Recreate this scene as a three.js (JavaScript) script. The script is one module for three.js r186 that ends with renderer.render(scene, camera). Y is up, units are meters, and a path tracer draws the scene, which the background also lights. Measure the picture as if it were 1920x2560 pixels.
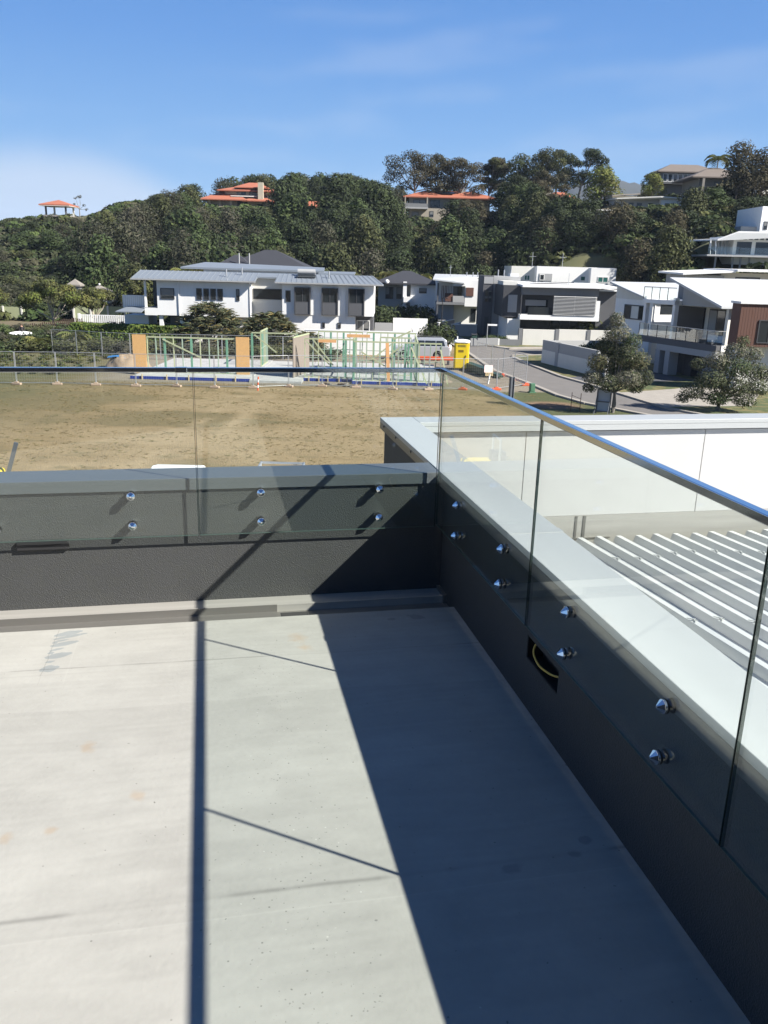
import * as THREE from 'three';
import { mergeGeometries } from 'three/addons/utils/BufferGeometryUtils.js';
import { RoundedBoxGeometry } from 'three/addons/geometries/RoundedBoxGeometry.js';
import { MarchingCubes } from 'three/addons/objects/MarchingCubes.js';

// ---------------------------------------------------------------- camera, sky, sun, exposure
const scene = new THREE.Scene();
const camera = new THREE.PerspectiveCamera(63.2, 3 / 4, 0.05, 6000);
const PITCH = 0.28744, ROLL = 0.026316, YAW = 0.2076;
camera.position.set(-1.1176, 1.58, 3.8592);
{
  const fw = new THREE.Vector3(Math.sin(YAW) * Math.cos(PITCH), -Math.sin(PITCH), -Math.cos(YAW) * Math.cos(PITCH));
  const r = new THREE.Vector3(Math.cos(YAW), 0, Math.sin(YAW)), u = new THREE.Vector3().crossVectors(r, fw);
  const r2 = r.clone().multiplyScalar(Math.cos(ROLL)).addScaledVector(u, Math.sin(ROLL));
  const u2 = u.clone().multiplyScalar(Math.cos(ROLL)).addScaledVector(r, -Math.sin(ROLL));
  camera.quaternion.setFromRotationMatrix(new THREE.Matrix4().makeBasis(r2, u2, fw.clone().negate()));
}
const EXPOSURE = 2.4;
const SUN = new THREE.Vector3(1.036, 1.0, 0.75).normalize();

function mulberry(a) { return () => { a |= 0; a = a + 0x6D2B79F5 | 0; let t = Math.imul(a ^ a >>> 15, 1 | a); t = t + Math.imul(t ^ t >>> 7, 61 | t) ^ t; return ((t ^ t >>> 14) >>> 0) / 4294967296; }; }
const rnd = mulberry(20240611);
const rr = (a, b) => a + (b - a) * rnd();
const clamp = (x, a = 0, b = 1) => Math.min(b, Math.max(a, x));
const sstep = (a, b, x) => { const t = clamp((x - a) / (b - a)); return t * t * (3 - 2 * t); };
const lerp = (a, b, t) => a + (b - a) * t;
// value noise on a hashed lattice
function hash2(x, y, s) { let h = Math.imul(x, 374761393) ^ Math.imul(y, 668265263) ^ Math.imul(s, 2147483647 - 9); h = Math.imul(h ^ h >>> 13, 1274126177); h ^= h >>> 16; return (h >>> 0) / 4294967296; }
function vnoise(x, y, s = 1) {
  const xi = Math.floor(x), yi = Math.floor(y), xf = x - xi, yf = y - yi, a = xf * xf * (3 - 2 * xf), b = yf * yf * (3 - 2 * yf);
  return lerp(lerp(hash2(xi, yi, s), hash2(xi + 1, yi, s), a), lerp(hash2(xi, yi + 1, s), hash2(xi + 1, yi + 1, s), a), b);
}
function fbm(x, y, o = 4, s = 1) { let v = 0, a = 0.5, n = 0; for (let i = 0; i < o; i++) { v += a * vnoise(x, y, s + i * 17); n += a; a *= 0.5; x = x * 2.03 + 13.1; y = y * 2.01 - 7.7; } return v / n; }

{ // clear winter sky: deep blue above, paler towards the horizon, a thin veil of cloud low down and a few wisps
  const w = 1024, h = 512, d = new Float32Array(w * h * 4);
  const stops = [[-90, [0.30, 0.36, 0.42]], [0, [0.36, 0.60, 0.90]], [4, [0.29, 0.54, 0.885]], [8, [0.205, 0.445, 0.84]], [13, [0.135, 0.345, 0.775]], [20, [0.085, 0.255, 0.66]], [45, [0.034, 0.105, 0.31]], [90, [0.022, 0.066, 0.20]]];
  for (let j = 0; j < h; j++) for (let i = 0; i < w; i++) {
    const el = ((j + 0.5) / h - 0.5) * 180, az = (i + 0.5) / w * 360;
    let k = 0; while (k < stops.length - 2 && el > stops[k + 1][0]) k++;
    const t = clamp((el - stops[k][0]) / (stops[k + 1][0] - stops[k][0])), c = [0, 1, 2].map(n => lerp(stops[k][1][n], stops[k + 1][1][n], t));
    const ang = az / 360 * Math.PI * 2, R = 1.1;
    const nx = Math.cos(ang) * R, ny = Math.sin(ang) * R;
    // bank of thin stratus low over the sea to the west, its top edge sinking to the horizon towards the hills
    const bank = Math.max(sstep(98, 83, az) * (1 - 0.5 * sstep(60, 20, az)), sstep(285, 330, az)), top = 6.2 * bank * (0.9 + 0.35 * fbm(nx * 3 + 2, ny * 3, 2, 5)) + 0.9 * (fbm(nx * 9 + 2, ny * 9, 3, 9) - 0.5);
    let cl = el > -1 ? 0.66 * (1 - sstep(top - 2.4, top + 0.4, el)) * sstep(0.3, 3, top) : 0;
    // wisps of cirrus
    const ci = fbm(nx * 4 + el * 0.05 + 3.7, ny * 4 + el * 0.55, 5, 27), band = sstep(0.6, 0.82, ci) * sstep(3, 6, el) * (1 - sstep(12, 40, el));
    cl = Math.max(cl, 0.16 * band);
    const o = (j * w + i) * 4, cc = [0.70, 0.79, 0.93];
    for (let n = 0; n < 3; n++) d[o + n] = lerp(c[n], cc[n], cl) / EXPOSURE;
    d[o + 3] = 1;
  }
  const t = new THREE.DataTexture(d, w, h, THREE.RGBAFormat, THREE.FloatType);
  t.mapping = THREE.EquirectangularReflectionMapping; t.magFilter = THREE.LinearFilter; t.minFilter = THREE.LinearFilter; t.needsUpdate = true;
  scene.background = t; scene.environment = t;
}
const sun = new THREE.DirectionalLight(new THREE.Color(1, 0.955, 0.88), 5.0);
sun.position.copy(SUN).multiplyScalar(300); sun.castShadow = true;
sun.shadow.mapSize.set(4096, 4096);
Object.assign(sun.shadow.camera, { left: -160, right: 160, top: 160, bottom: -160, near: 1, far: 700 });
sun.target.position.set(10, 0, -70); sun.position.add(sun.target.position);
scene.add(sun, sun.target);
const renderer = new THREE.WebGLRenderer({ antialias: true });
renderer.toneMapping = THREE.LinearToneMapping; renderer.toneMappingExposure = EXPOSURE;
renderer.shadowMap.enabled = true; renderer.shadowMap.type = THREE.PCFSoftShadowMap;
scene.fog = new THREE.FogExp2(new THREE.Color(0.62, 0.74, 0.92), 0.00013);

// ---------------------------------------------------------------- helpers
// Two frames: the terrace's own (x along the back parapet, z towards the house, y = 0 on the slab) and the
// street survey: u to the east, v to the north, heights above the street, which lies 6 m below the slab.
const GY = -6, CU = Math.cos(YAW), SU = Math.sin(YAW), OX = -1.1176, OZ = 3.8592;
const site = (u, Y, v) => new THREE.Vector3(OX + u * CU + v * SU, Y + GY, OZ + u * SU - v * CU);
const taken = {};
function numbered(n) { if (taken[n] === undefined) { taken[n] = 0; return n; } taken[n]++; return n + '_' + String(taken[n]).padStart(3, '0'); }
function shade(o) { o.traverse(m => { if (m.isMesh) { m.castShadow = true; m.receiveShadow = true; } }); return o; }
function tag(o, label, category, group, kind) { o.userData = { label, category, kind: 'thing' }; if (group) o.userData.group = group; if (kind) { o.userData.kind = kind; if (kind === 'structure') delete o.userData.category; } return o; }
function thing(name, label, category, [u, Y, v], turn = 0, group) {
  const g = new THREE.Group(); g.name = numbered(name); g.position.copy(site(u, Y, v)); g.rotation.y = -YAW + turn; tag(g, label, category, group); scene.add(g); return g;
}
function terraceThing(name, label, category, [x, y, z], group) {
  const g = new THREE.Group(); g.name = numbered(name); g.position.set(x, y, z); tag(g, label, category, group); scene.add(g); return g;
}
function mesh(name, geo, mat, parent) { const m = new THREE.Mesh(Array.isArray(geo) ? mrg(geo) : geo, mat); m.name = parent === scene ? numbered(name) : name; m.castShadow = m.receiveShadow = true; parent.add(m); return m; }
function mrg(list) {
  const any = list.some(g => g.index), all = list.every(g => g.index);
  const l = any && !all ? list.map(g => g.index ? g.toNonIndexed() : g) : list;
  const common = ['position', 'normal', 'uv'].filter(a => l.every(g => g.attributes[a]));
  for (const g of l) for (const a of Object.keys(g.attributes)) if (!common.includes(a) && a !== 'color') g.deleteAttribute(a);
  if (!l.every(g => g.attributes.color)) l.forEach(g => g.deleteAttribute('color'));
  return mergeGeometries(l, false);
}
function structure(name, geo, mat, label) { const m = mesh(name, geo, mat, scene); m.userData = { kind: 'structure' }; if (label) m.userData.label = label; return m; }
// box between corners; uv in metres
function bx(x0, x1, y0, y1, z0, z1) {
  const w = Math.abs(x1 - x0), h = Math.abs(y1 - y0), d = Math.abs(z1 - z0), g = new THREE.BoxGeometry(w, h, d);
  const uv = g.attributes.uv, n = g.attributes.normal, ps = g.attributes.position;
  for (let i = 0; i < uv.count; i++) { const ax = Math.abs(n.getX(i)), ay = Math.abs(n.getY(i)); const X = ps.getX(i) + (x0 + x1) / 2, Y = ps.getY(i) + (y0 + y1) / 2, Z = ps.getZ(i) + (z0 + z1) / 2; if (ax > 0.5) uv.setXY(i, Z, Y); else if (ay > 0.5) uv.setXY(i, X, Z); else uv.setXY(i, X, Y); }
  g.translate((x0 + x1) / 2, (y0 + y1) / 2, (z0 + z1) / 2); return g;
}
function rbx(x0, x1, y0, y1, z0, z1, r = 0.01, s = 2) { const g = new RoundedBoxGeometry(Math.abs(x1 - x0), Math.abs(y1 - y0), Math.abs(z1 - z0), s, r); g.translate((x0 + x1) / 2, (y0 + y1) / 2, (z0 + z1) / 2); return g; }
// a bar between two points
const UPV = new THREE.Vector3(0, 1, 0);
function bar(a, b, r0, r1 = r0, seg = 6) {
  const A = new THREE.Vector3(...a), B = new THREE.Vector3(...b), L = A.distanceTo(B), g = new THREE.CylinderGeometry(r1, r0, L, seg, 1);
  g.applyQuaternion(new THREE.Quaternion().setFromUnitVectors(UPV, B.clone().sub(A).normalize())); g.translate(...A.clone().lerp(B, 0.5).toArray()); return g;
}
function plank(a, b, w, d) { // rectangular stick: w across, d deep
  const A = new THREE.Vector3(...a), B = new THREE.Vector3(...b), L = A.distanceTo(B), g = new THREE.BoxGeometry(w, L, d);
  g.applyQuaternion(new THREE.Quaternion().setFromUnitVectors(UPV, B.clone().sub(A).normalize())); g.translate(...A.clone().lerp(B, 0.5).toArray()); return g;
}
// convex solid from a top polygon (list of [x,y,z]) dropped by th
function slabFrom(top, th) {
  const n = top.length, P = [], idx = []; const pos = [];
  const push = (a, b, c) => pos.push(...a, ...b, ...c);
  const bot = top.map(p => [p[0], p[1] - th, p[2]]);
  // make the top face look up
  const [a, b, c] = top, ny = (b[2] - a[2]) * (c[0] - a[0]) - (b[0] - a[0]) * (c[2] - a[2]);
  const T = ny >= 0 ? top : [...top].reverse(), Bt = ny >= 0 ? bot : [...bot].reverse();
  for (let i = 1; i < n - 1; i++) { push(T[0], T[i], T[i + 1]); push(Bt[0], Bt[i + 1], Bt[i]); }
  for (let i = 0; i < n; i++) { const j = (i + 1) % n; push(T[i], Bt[i], Bt[j]); push(T[i], Bt[j], T[j]); }
  const g = new THREE.BufferGeometry(); g.setAttribute('position', new THREE.Float32BufferAttribute(pos, 3)); g.computeVertexNormals();
  const uv = []; for (let i = 0; i < pos.length; i += 3) uv.push(pos[i], pos[i + 2]); g.setAttribute('uv', new THREE.Float32BufferAttribute(uv, 2)); return g;
}
function polyhedron(faces) { const pos = []; for (const f of faces) for (let i = 1; i < f.length - 1; i++) pos.push(...f[0], ...f[i], ...f[i + 1]); const g = new THREE.BufferGeometry(); g.setAttribute('position', new THREE.Float32BufferAttribute(pos, 3)); g.computeVertexNormals(); const uv = []; for (let i = 0; i < pos.length; i += 3) uv.push(pos[i] + pos[i + 2] * 0.3, pos[i + 1] + pos[i + 2]); g.setAttribute('uv', new THREE.Float32BufferAttribute(uv, 2)); return g; }
// hip roof over a rectangle, ridge along x; closed underneath
function hipRoof(x0, x1, z0, z1, y, h, inset, over = 0.5) {
  x0 -= over; x1 += over; z0 -= over; z1 += over; const zm = (z0 + z1) / 2, a = [x0 + inset, y + h, zm], b = [x1 - inset, y + h, zm], A = [x0, y, z1], B = [x1, y, z1], C = [x1, y, z0], D = [x0, y, z0], f = 0.2;
  const dn = p => [p[0], p[1] - f, p[2]];
  return polyhedron([[A, B, b, a], [C, D, a, b], [B, C, b], [D, A, a], [dn(A), dn(B), B, A], [dn(B), dn(C), C, B], [dn(C), dn(D), D, C], [dn(D), dn(A), A, D], [dn(D), dn(C), dn(B), dn(A)]]);
}
// ---- textures
function dataTex(w, h, fn, srgb = true, wrap = THREE.RepeatWrapping) {
  const d = new Uint8Array(w * h * 4), c = [0, 0, 0], enc = x => { x = clamp(x); return 255 * (srgb ? (x <= 0.0031308 ? 12.92 * x : 1.055 * Math.pow(x, 1 / 2.4) - 0.055) : x); };
  for (let j = 0; j < h; j++) for (let i = 0; i < w; i++) { fn(i, j, c); const o = (j * w + i) * 4; d[o] = enc(c[0]); d[o + 1] = enc(c[1]); d[o + 2] = enc(c[2]); d[o + 3] = 255; }
  const t = new THREE.DataTexture(d, w, h); t.wrapS = t.wrapT = wrap; t.magFilter = THREE.LinearFilter; t.minFilter = THREE.LinearMipmapLinearFilter; t.generateMipmaps = true; if (srgb) t.colorSpace = THREE.SRGBColorSpace; t.needsUpdate = true; return t;
}
const M = {};
function mat(name, c, rough = 0.7, metal = 0, extra = {}) { const m = new THREE.MeshStandardMaterial({ roughness: rough, metalness: metal, ...extra }); m.color.setRGB(...c); m.name = name; return (M[name] = m); }
function seamless(fn, n) { // wraps fn(x,y) over n x n by cross-fading the borders
  return (i, j) => { const a = i / n, b = j / n; return (fn(i, j) * (1 - a) + fn(i - n, j) * a) * (1 - b) + (fn(i, j - n) * (1 - a) + fn(i - n, j - n) * a) * b; };
}
{ // rendered wall: fine sprayed stipple, bump and slight tone
  const n = 512, f = seamless((x, y) => { const a = fbm(x * 0.2, y * 0.2, 2, 31); return clamp(0.35 + 1.2 * (a - 0.5) + 0.7 * sstep(0.66, 0.9, vnoise(x * 0.22, y * 0.22, 77))); }, n);
  const bt = dataTex(n, n, (i, j, c) => { c[0] = c[1] = c[2] = f(i, j); }, false); bt.repeat.set(3.0, 3.0);
  const g = seamless((x, y) => fbm(x * 0.02, y * 0.02, 5, 41), n);
  const ct = dataTex(n, n, (i, j, c) => { const k = 0.88 + 0.24 * g(i, j); c[0] = 0.044 * k; c[1] = 0.0455 * k; c[2] = 0.045 * k; }); ct.repeat.set(0.7, 0.7);
  mat('charcoalRender', [1, 1, 1], 0.62, 0, { map: ct, bumpMap: bt, bumpScale: 0.0021 });
}
mat('whitePanel', [0.455, 0.455, 0.44], 0.55);
mat('capWhite', [0.375, 0.39, 0.385], 0.38);
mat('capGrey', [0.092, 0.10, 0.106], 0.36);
mat('bitumen', [0.03, 0.03, 0.03], 0.7);
mat('chrome', [0.82, 0.83, 0.85], 0.07, 1);
mat('railSteel', [0.72, 0.74, 0.77], 0.09, 1);
mat('rubber', [0.01, 0.01, 0.011], 0.6);
mat('glassEdge', [0.008, 0.02, 0.018], 0.2);
mat('sealBlack', [0.012, 0.014, 0.014], 0.4);
mat('boxBlack', [0.01, 0.01, 0.011], 0.6);
mat('stepLight', [0.03, 0.03, 0.032], 0.45, 0.3);
mat('cable', [0.55, 0.38, 0.08], 0.5);
{ const f = seamless((x, y) => fbm(x * 0.006, y * 0.12, 4, 3), 256); const t = dataTex(256, 256, (i, j, c) => { const k = 0.8 + 0.4 * f(i, j); c[0] = 0.42 * k; c[1] = 0.405 * k; c[2] = 0.37 * k; });
  mat('millAluminium', [1, 1, 1], 0.45, 0.35, { map: t });
  mat('dullAluminium', [0.46, 0.46, 0.46], 0.5, 0.5, { map: t }); }
mat('roofWhite', [0.52, 0.535, 0.53], 0.42);
M.pane = new THREE.MeshPhysicalMaterial({ transmission: 1, thickness: 0, roughness: 0.0, ior: 1.56 }); M.pane.color.setRGB(0.962, 0.99, 0.977);
M.farPane = M.pane;
mat('white', [0.74, 0.74, 0.72], 0.75); mat('offwhite', [0.62, 0.61, 0.56], 0.8); mat('cream', [0.42, 0.38, 0.29], 0.8); mat('lightGrey', [0.32, 0.325, 0.325], 0.75); mat('midGrey', [0.17, 0.175, 0.18], 0.75);
mat('charcoal', [0.045, 0.046, 0.05], 0.6); mat('darkGrey', [0.08, 0.082, 0.088], 0.7); mat('black', [0.012, 0.012, 0.014], 0.6); mat('glassDark', [0.018, 0.022, 0.026], 0.06); mat('glassGreen', [0.03, 0.11, 0.10], 0.08);
mat('roofBlueGrey', [0.20, 0.225, 0.25], 0.45, 0.1); mat('roofDark', [0.035, 0.036, 0.042], 0.7); mat('roofPale', [0.44, 0.455, 0.46], 0.5); mat('roofBrownGrey', [0.15, 0.125, 0.105], 0.85); mat('terracotta', [0.34, 0.115, 0.066], 0.8); mat('thatch', [0.22, 0.20, 0.175], 0.9);
mat('timberBrown', [0.16, 0.06, 0.03], 0.7); mat('rustTimber', [0.105, 0.046, 0.03], 0.7); mat('fenceTimber', [0.07, 0.045, 0.028], 0.85); mat('limeWall', [0.30, 0.33, 0.19], 0.8);
mat('galv', [0.42, 0.43, 0.44], 0.45, 0.7); mat('steelPost', [0.10, 0.11, 0.125], 0.5, 0.4);
mat('stone', [0.22, 0.20, 0.18], 0.85);
{ // weathering shared by painted surfaces: blotches, faint run marks and dust, in metres
  const mk = (seed, amt, fx, fy) => { const f = seamless((x, y) => 0.55 * fbm(x * 0.012, y * 0.012, 5, seed) + 0.25 * fbm(x * fx, y * fy, 3, seed + 5) + 0.2 * vnoise(x * 0.6, y * 0.6, seed + 9), 512); const t = dataTex(512, 512, (i, j, c) => { const k = 1 - amt + 1.6 * amt * f(i, j); c[0] = k; c[1] = k * (1 - 0.01 * f(j, i)); c[2] = k * (1 - 0.04 * amt * f(j, i)); }); return t; };
  const wall = mk(401, 0.14, 0.09, 0.008); wall.repeat.set(0.21, 0.21); const cap = mk(431, 0.07, 0.02, 0.02); cap.repeat.set(0.9, 0.9); const roof = mk(461, 0.13, 0.03, 0.03); roof.repeat.set(0.17, 0.17);
  for (const n of ['white', 'offwhite', 'cream', 'lightGrey', 'midGrey', 'darkGrey', 'charcoal', 'limeWall', 'rustTimber', 'fenceTimber']) M[n].map = wall; for (const n of ['capWhite', 'capGrey', 'whitePanel', 'roofWhite']) M[n].map = cap; for (const n of ['roofBlueGrey', 'roofDark', 'roofPale', 'roofBrownGrey', 'terracotta', 'thatch']) M[n].map = roof;
}

// ---------------------------------------------------------------- the terrace
{ // concrete slab: trowelled grey, pour lines, a crack with damp fern-like stains, rust spots, grit
  const N = 2048, S = 3.0 / N, blobs = [];
  const R = mulberry(77), FERN = [[0.325, 0.10, 0.020], [0.362, 0.13, 0.012], [0.39, 0.06, 0.008], [0.43, 0.10, 0.017], [0.475, 0.05, 0.009], [0.54, 0.085, 0.022], [0.585, 0.03, 0.010], [0.65, 0.05, 0.026], [0.40, 0.012, 0.012], [0.50, 0.014, 0.014]];
  const rust = [[-1.567, 1.251, 0.035], [-1.381, 1.557, 0.03], [-1.614, 1.686, 0.022], [-1.736, 1.696, 0.03], [-0.78, 0.5, 0.05], [-0.76, 0.6, 0.04], [-2.4, 2.2, 0.03]];
  const damp = [[-0.212, 0.352, 0.045], [-0.339, 0.362, 0.025], [-0.358, 2.059, 0.035], [-0.16, 2.03, 0.03], [-0.1, 1.98, 0.025]];
  const grit = []; for (let k = 0; k < 900; k++) { const x = -3 * R(), z = 0.26 + 3 * R(); grit.push([x, z, 0.0009 + 0.0022 * R() * R(), R()]); }
  for (let k = 0; k < 700; k++) { const x = -0.75 - 0.35 * R() * R() - 0.2 * R(), z = 0.5 + 2.2 * R(); grit.push([x, z, 0.0008 + 0.0018 * R() * R(), R()]); }
  const col = new Float32Array(N * N * 3);
  for (let j = 0; j < N; j++) for (let i = 0; i < N; i++) {
    const x = -3 + i * S, z = 0.26 + j * S;
    let k = 0.93 + 0.20 * (fbm(x * 1.7, z * 2.6, 4, 3) - 0.5) + 0.16 * (fbm(x * 9, z * 13, 4, 8) - 0.5) + 0.055 * (fbm(x * 70, z * 70, 3, 12) - 0.5);
    // float marks: faint streaks along x
    k += 0.06 * (vnoise(x * 2.2, z * 60 + 3 * vnoise(x * 3, z * 3, 4), 6) - 0.5);
    // pours: strip by the drain paler and smoother, next strip darker, lip at 1.0 m
    const w1 = 0.012 * (fbm(x * 3, 0, 3, 51) - 0.5), w2 = 0.06 * (fbm(x * 1.5, 4, 3, 52) - 0.5);
    if (z < 0.43 + w1) k *= 0.965;
    if (z > 0.70 + w1 && z < 0.99 + w2) k *= 1.015;
    if (z > 0.99 + w2) k *= 0.962;
    if (z > 2.105 + w1 * 0.5) k *= 1.03;
    const line = (zc, wd, amt) => { k *= 1 - amt * Math.exp(-Math.pow((z - zc) / wd, 2)); };
    const patch = sstep(0.4, 0.62, fbm(x * 5, z * 2, 3, 61));
    line(0.668 + w1 + 0.01 * x, 0.0045, 0.22 * (0.4 + patch)); line(0.70 + w1, 0.003, 0.05); line(2.03 + w1 * 0.8, 0.008, 0.26 * (0.25 + patch)); line(2.105 + w1 * 0.5, 0.003, -0.06);
    // crack and sawn line by the drain
    if (z < 0.78) { const cx = -1.815 + 0.006 * (vnoise(z * 40, 1, 5) - 0.5); k *= 1 - 0.25 * Math.exp(-Math.pow((x - cx) / 0.0016, 2)) * (z < 0.7 ? 1 : 0.4); k *= 1 + 0.05 * Math.exp(-Math.pow((x + 1.72) / 0.003, 2)); }
    let r = 0.352 * k, g = 0.345 * k, b = 0.312 * k;
    // damp fern: lobes of darker concrete running out from the crack
    if (z > 0.24 && z < 0.74 && x > -1.86 && x < -1.64) {
      let e = 0; for (const [lz, len, wd] of FERN) { const px = x + 1.816, pz = z - lz, t = clamp((px * 0.94 - pz * 0.34) / len), d = Math.hypot(px - 0.94 * len * t, pz + 0.34 * len * t), ww = wd * (0.35 + 0.9 * Math.sin(Math.PI * Math.min(1, 0.12 + 0.8 * t))) + 0.006 * (fbm(x * 60, z * 60, 2, 15) - 0.5); e = Math.max(e, sstep(ww, ww - 0.004, d)); }
      r *= 1 - 0.30 * e; g *= 1 - 0.24 * e; b *= 1 - 0.18 * e;
    }
    for (const [bx_, bz, br] of rust) { if (Math.abs(x - bx_) > 2 * br || Math.abs(z - bz) > 2 * br) continue; const q = Math.hypot((x - bx_) * 1.2, z - bz) / br; if (q < 2) { const e = sstep(1.3, 0.1, q + 1.1 * (fbm(x * 40, z * 40, 3, 66) - 0.5)) * 0.34; r *= 1 - 0.02 * e; g *= 1 - 0.36 * e; b *= 1 - 0.66 * e; } }
    for (const [bx_, bz, br] of damp) { if (Math.abs(x - bx_) > 2 * br || Math.abs(z - bz) > 2 * br) continue; const q = Math.hypot(x - bx_, (z - bz) * 1.6) / br; if (q < 2) { const e = sstep(1.15, 0.55, q + 1.3 * (fbm(x * 28, z * 28, 3, 67) - 0.5)) * 0.24; r *= 1 - e; g *= 1 - e; b *= 1 - 0.9 * e; } }
    const o = (j * N + i) * 3; col[o] = r; col[o + 1] = g; col[o + 2] = b;
  }
  for (const [x, z, r, t] of grit) { const ci = (x + 3) / S, cj = (z - 0.26) / S, q = r / S, ang = t * 7, el = t > 0.85 ? 5 : 1.3; for (let dj = -12; dj <= 12; dj++) for (let di = -12; di <= 12; di++) { const a = di * Math.cos(ang) + dj * Math.sin(ang), b = -di * Math.sin(ang) + dj * Math.cos(ang); if (Math.hypot(a / el, b) < q * (t > 0.85 ? 0.35 : 1)) { const i = Math.round(ci + di), j = Math.round(cj + dj); if (i >= 0 && j >= 0 && i < N && j < N) { const o = (j * N + i) * 3, m = t < 0.08 ? 1.35 : 0.45 + 0.35 * t; col[o] *= m; col[o + 1] *= m; col[o + 2] *= m; } } } }
  const t = dataTex(N, N, (i, j, c) => { const o = (j * N + i) * 3; c[0] = col[o]; c[1] = col[o + 1]; c[2] = col[o + 2]; }, true, THREE.MirroredRepeatWrapping);
  const bf = seamless((x, y) => fbm(x * 0.09, y * 0.09, 4, 91), 512); const bt = dataTex(512, 512, (i, j, c) => { c[0] = c[1] = c[2] = bf(i, j); }, false); bt.repeat.set(5, 5);
  mat('concrete', [1, 1, 1], 0.82, 0, { map: t, bumpMap: bt, bumpScale: 0.0007 });
  const g = new THREE.BoxGeometry(7, 0.22, 5.34); g.translate(-3.5, -0.11, 0.26 + 2.67); const p = g.attributes.position, uv = g.attributes.uv; for (let i = 0; i < p.count; i++) uv.setXY(i, (p.getX(i) + 3) / 3, (p.getZ(i) - 0.26) / 3);
  structure('terrace_floor', g, M.concrete, 'bare grey concrete terrace slab');
}
{ // drain along the back parapet: flashing ledge, step, tray, and an aluminium liner that stops short of the corner
  const d = terraceThing('drain_channel', 'aluminium drain channel along the foot of the charcoal back parapet', 'drain', [-3.5, -0.22, 0.13]);
  const L = (x0, x1, y0, y1, z0, z1) => bx(x0 + 3.5, x1 + 3.5, y0 + 0.22, y1 + 0.22, z0 - 0.13, z1 - 0.13);
  mesh('tray', [L(-7, 0, -0.22, -0.034, 0.0, 0.2595)], M.dullAluminium, d);
  mesh('ledge', [L(-7, -0.02, -0.0335, -0.004, 0.0005, 0.124), L(-7, -0.02, -0.0035, 0.0025, 0.108, 0.1245)], M.millAluminium, d);
  const ln = mesh('liner', [L(-7, -0.845, -0.0333, -0.0275, 0.131, 0.2575), L(-7, -0.845, -0.0335, 0.0055, 0.1255, 0.1305)], M.dullAluminium, d); ln.userData.label = 'dull folded aluminium liner ending short of the corner';
  mesh('end_plate', [L(-0.019, -0.0005, -0.0335, 0.012, 0.0005, 0.135)], M.dullAluminium, d);
  mesh('membrane_patch', [L(-0.83, -0.70, -0.0338, -0.0325, 0.14, 0.25)], M.bitumen, d);
}
{ // back parapet
  const w = terraceThing('parapet_wall', 'charcoal rendered back parapet with a blue grey metal capping', 'parapet', [-3.5, -6, -0.1]);
  const L = (x0, x1, y0, y1, z0, z1, f = bx, ...a) => f(x0 + 3.5, x1 + 3.5, y0 + 6, y1 + 6, z0 + 0.1, z1 + 0.1, ...a);
  const wall = mesh('wall', [L(-7, -0.0005, -6, 0.585, -0.19, 0)], M.charcoalRender, w);
  for (const [a, b] of [[-7, -4.3], [-4.296, -2.9], [-2.896, -0.0315]]) {
    const c = mesh('capping', [L(a, b, 0.5855, 0.612, -0.206, 0.014, rbx, 0.003, 1), L(a, b, 0.558, 0.6, 0.0005, 0.0135)], M.capGrey, w);
    mesh('rear_downturn', [L(a, b, 0.53, 0.6, -0.2055, -0.1905)], M.capGrey, c);
  }
}
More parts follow.
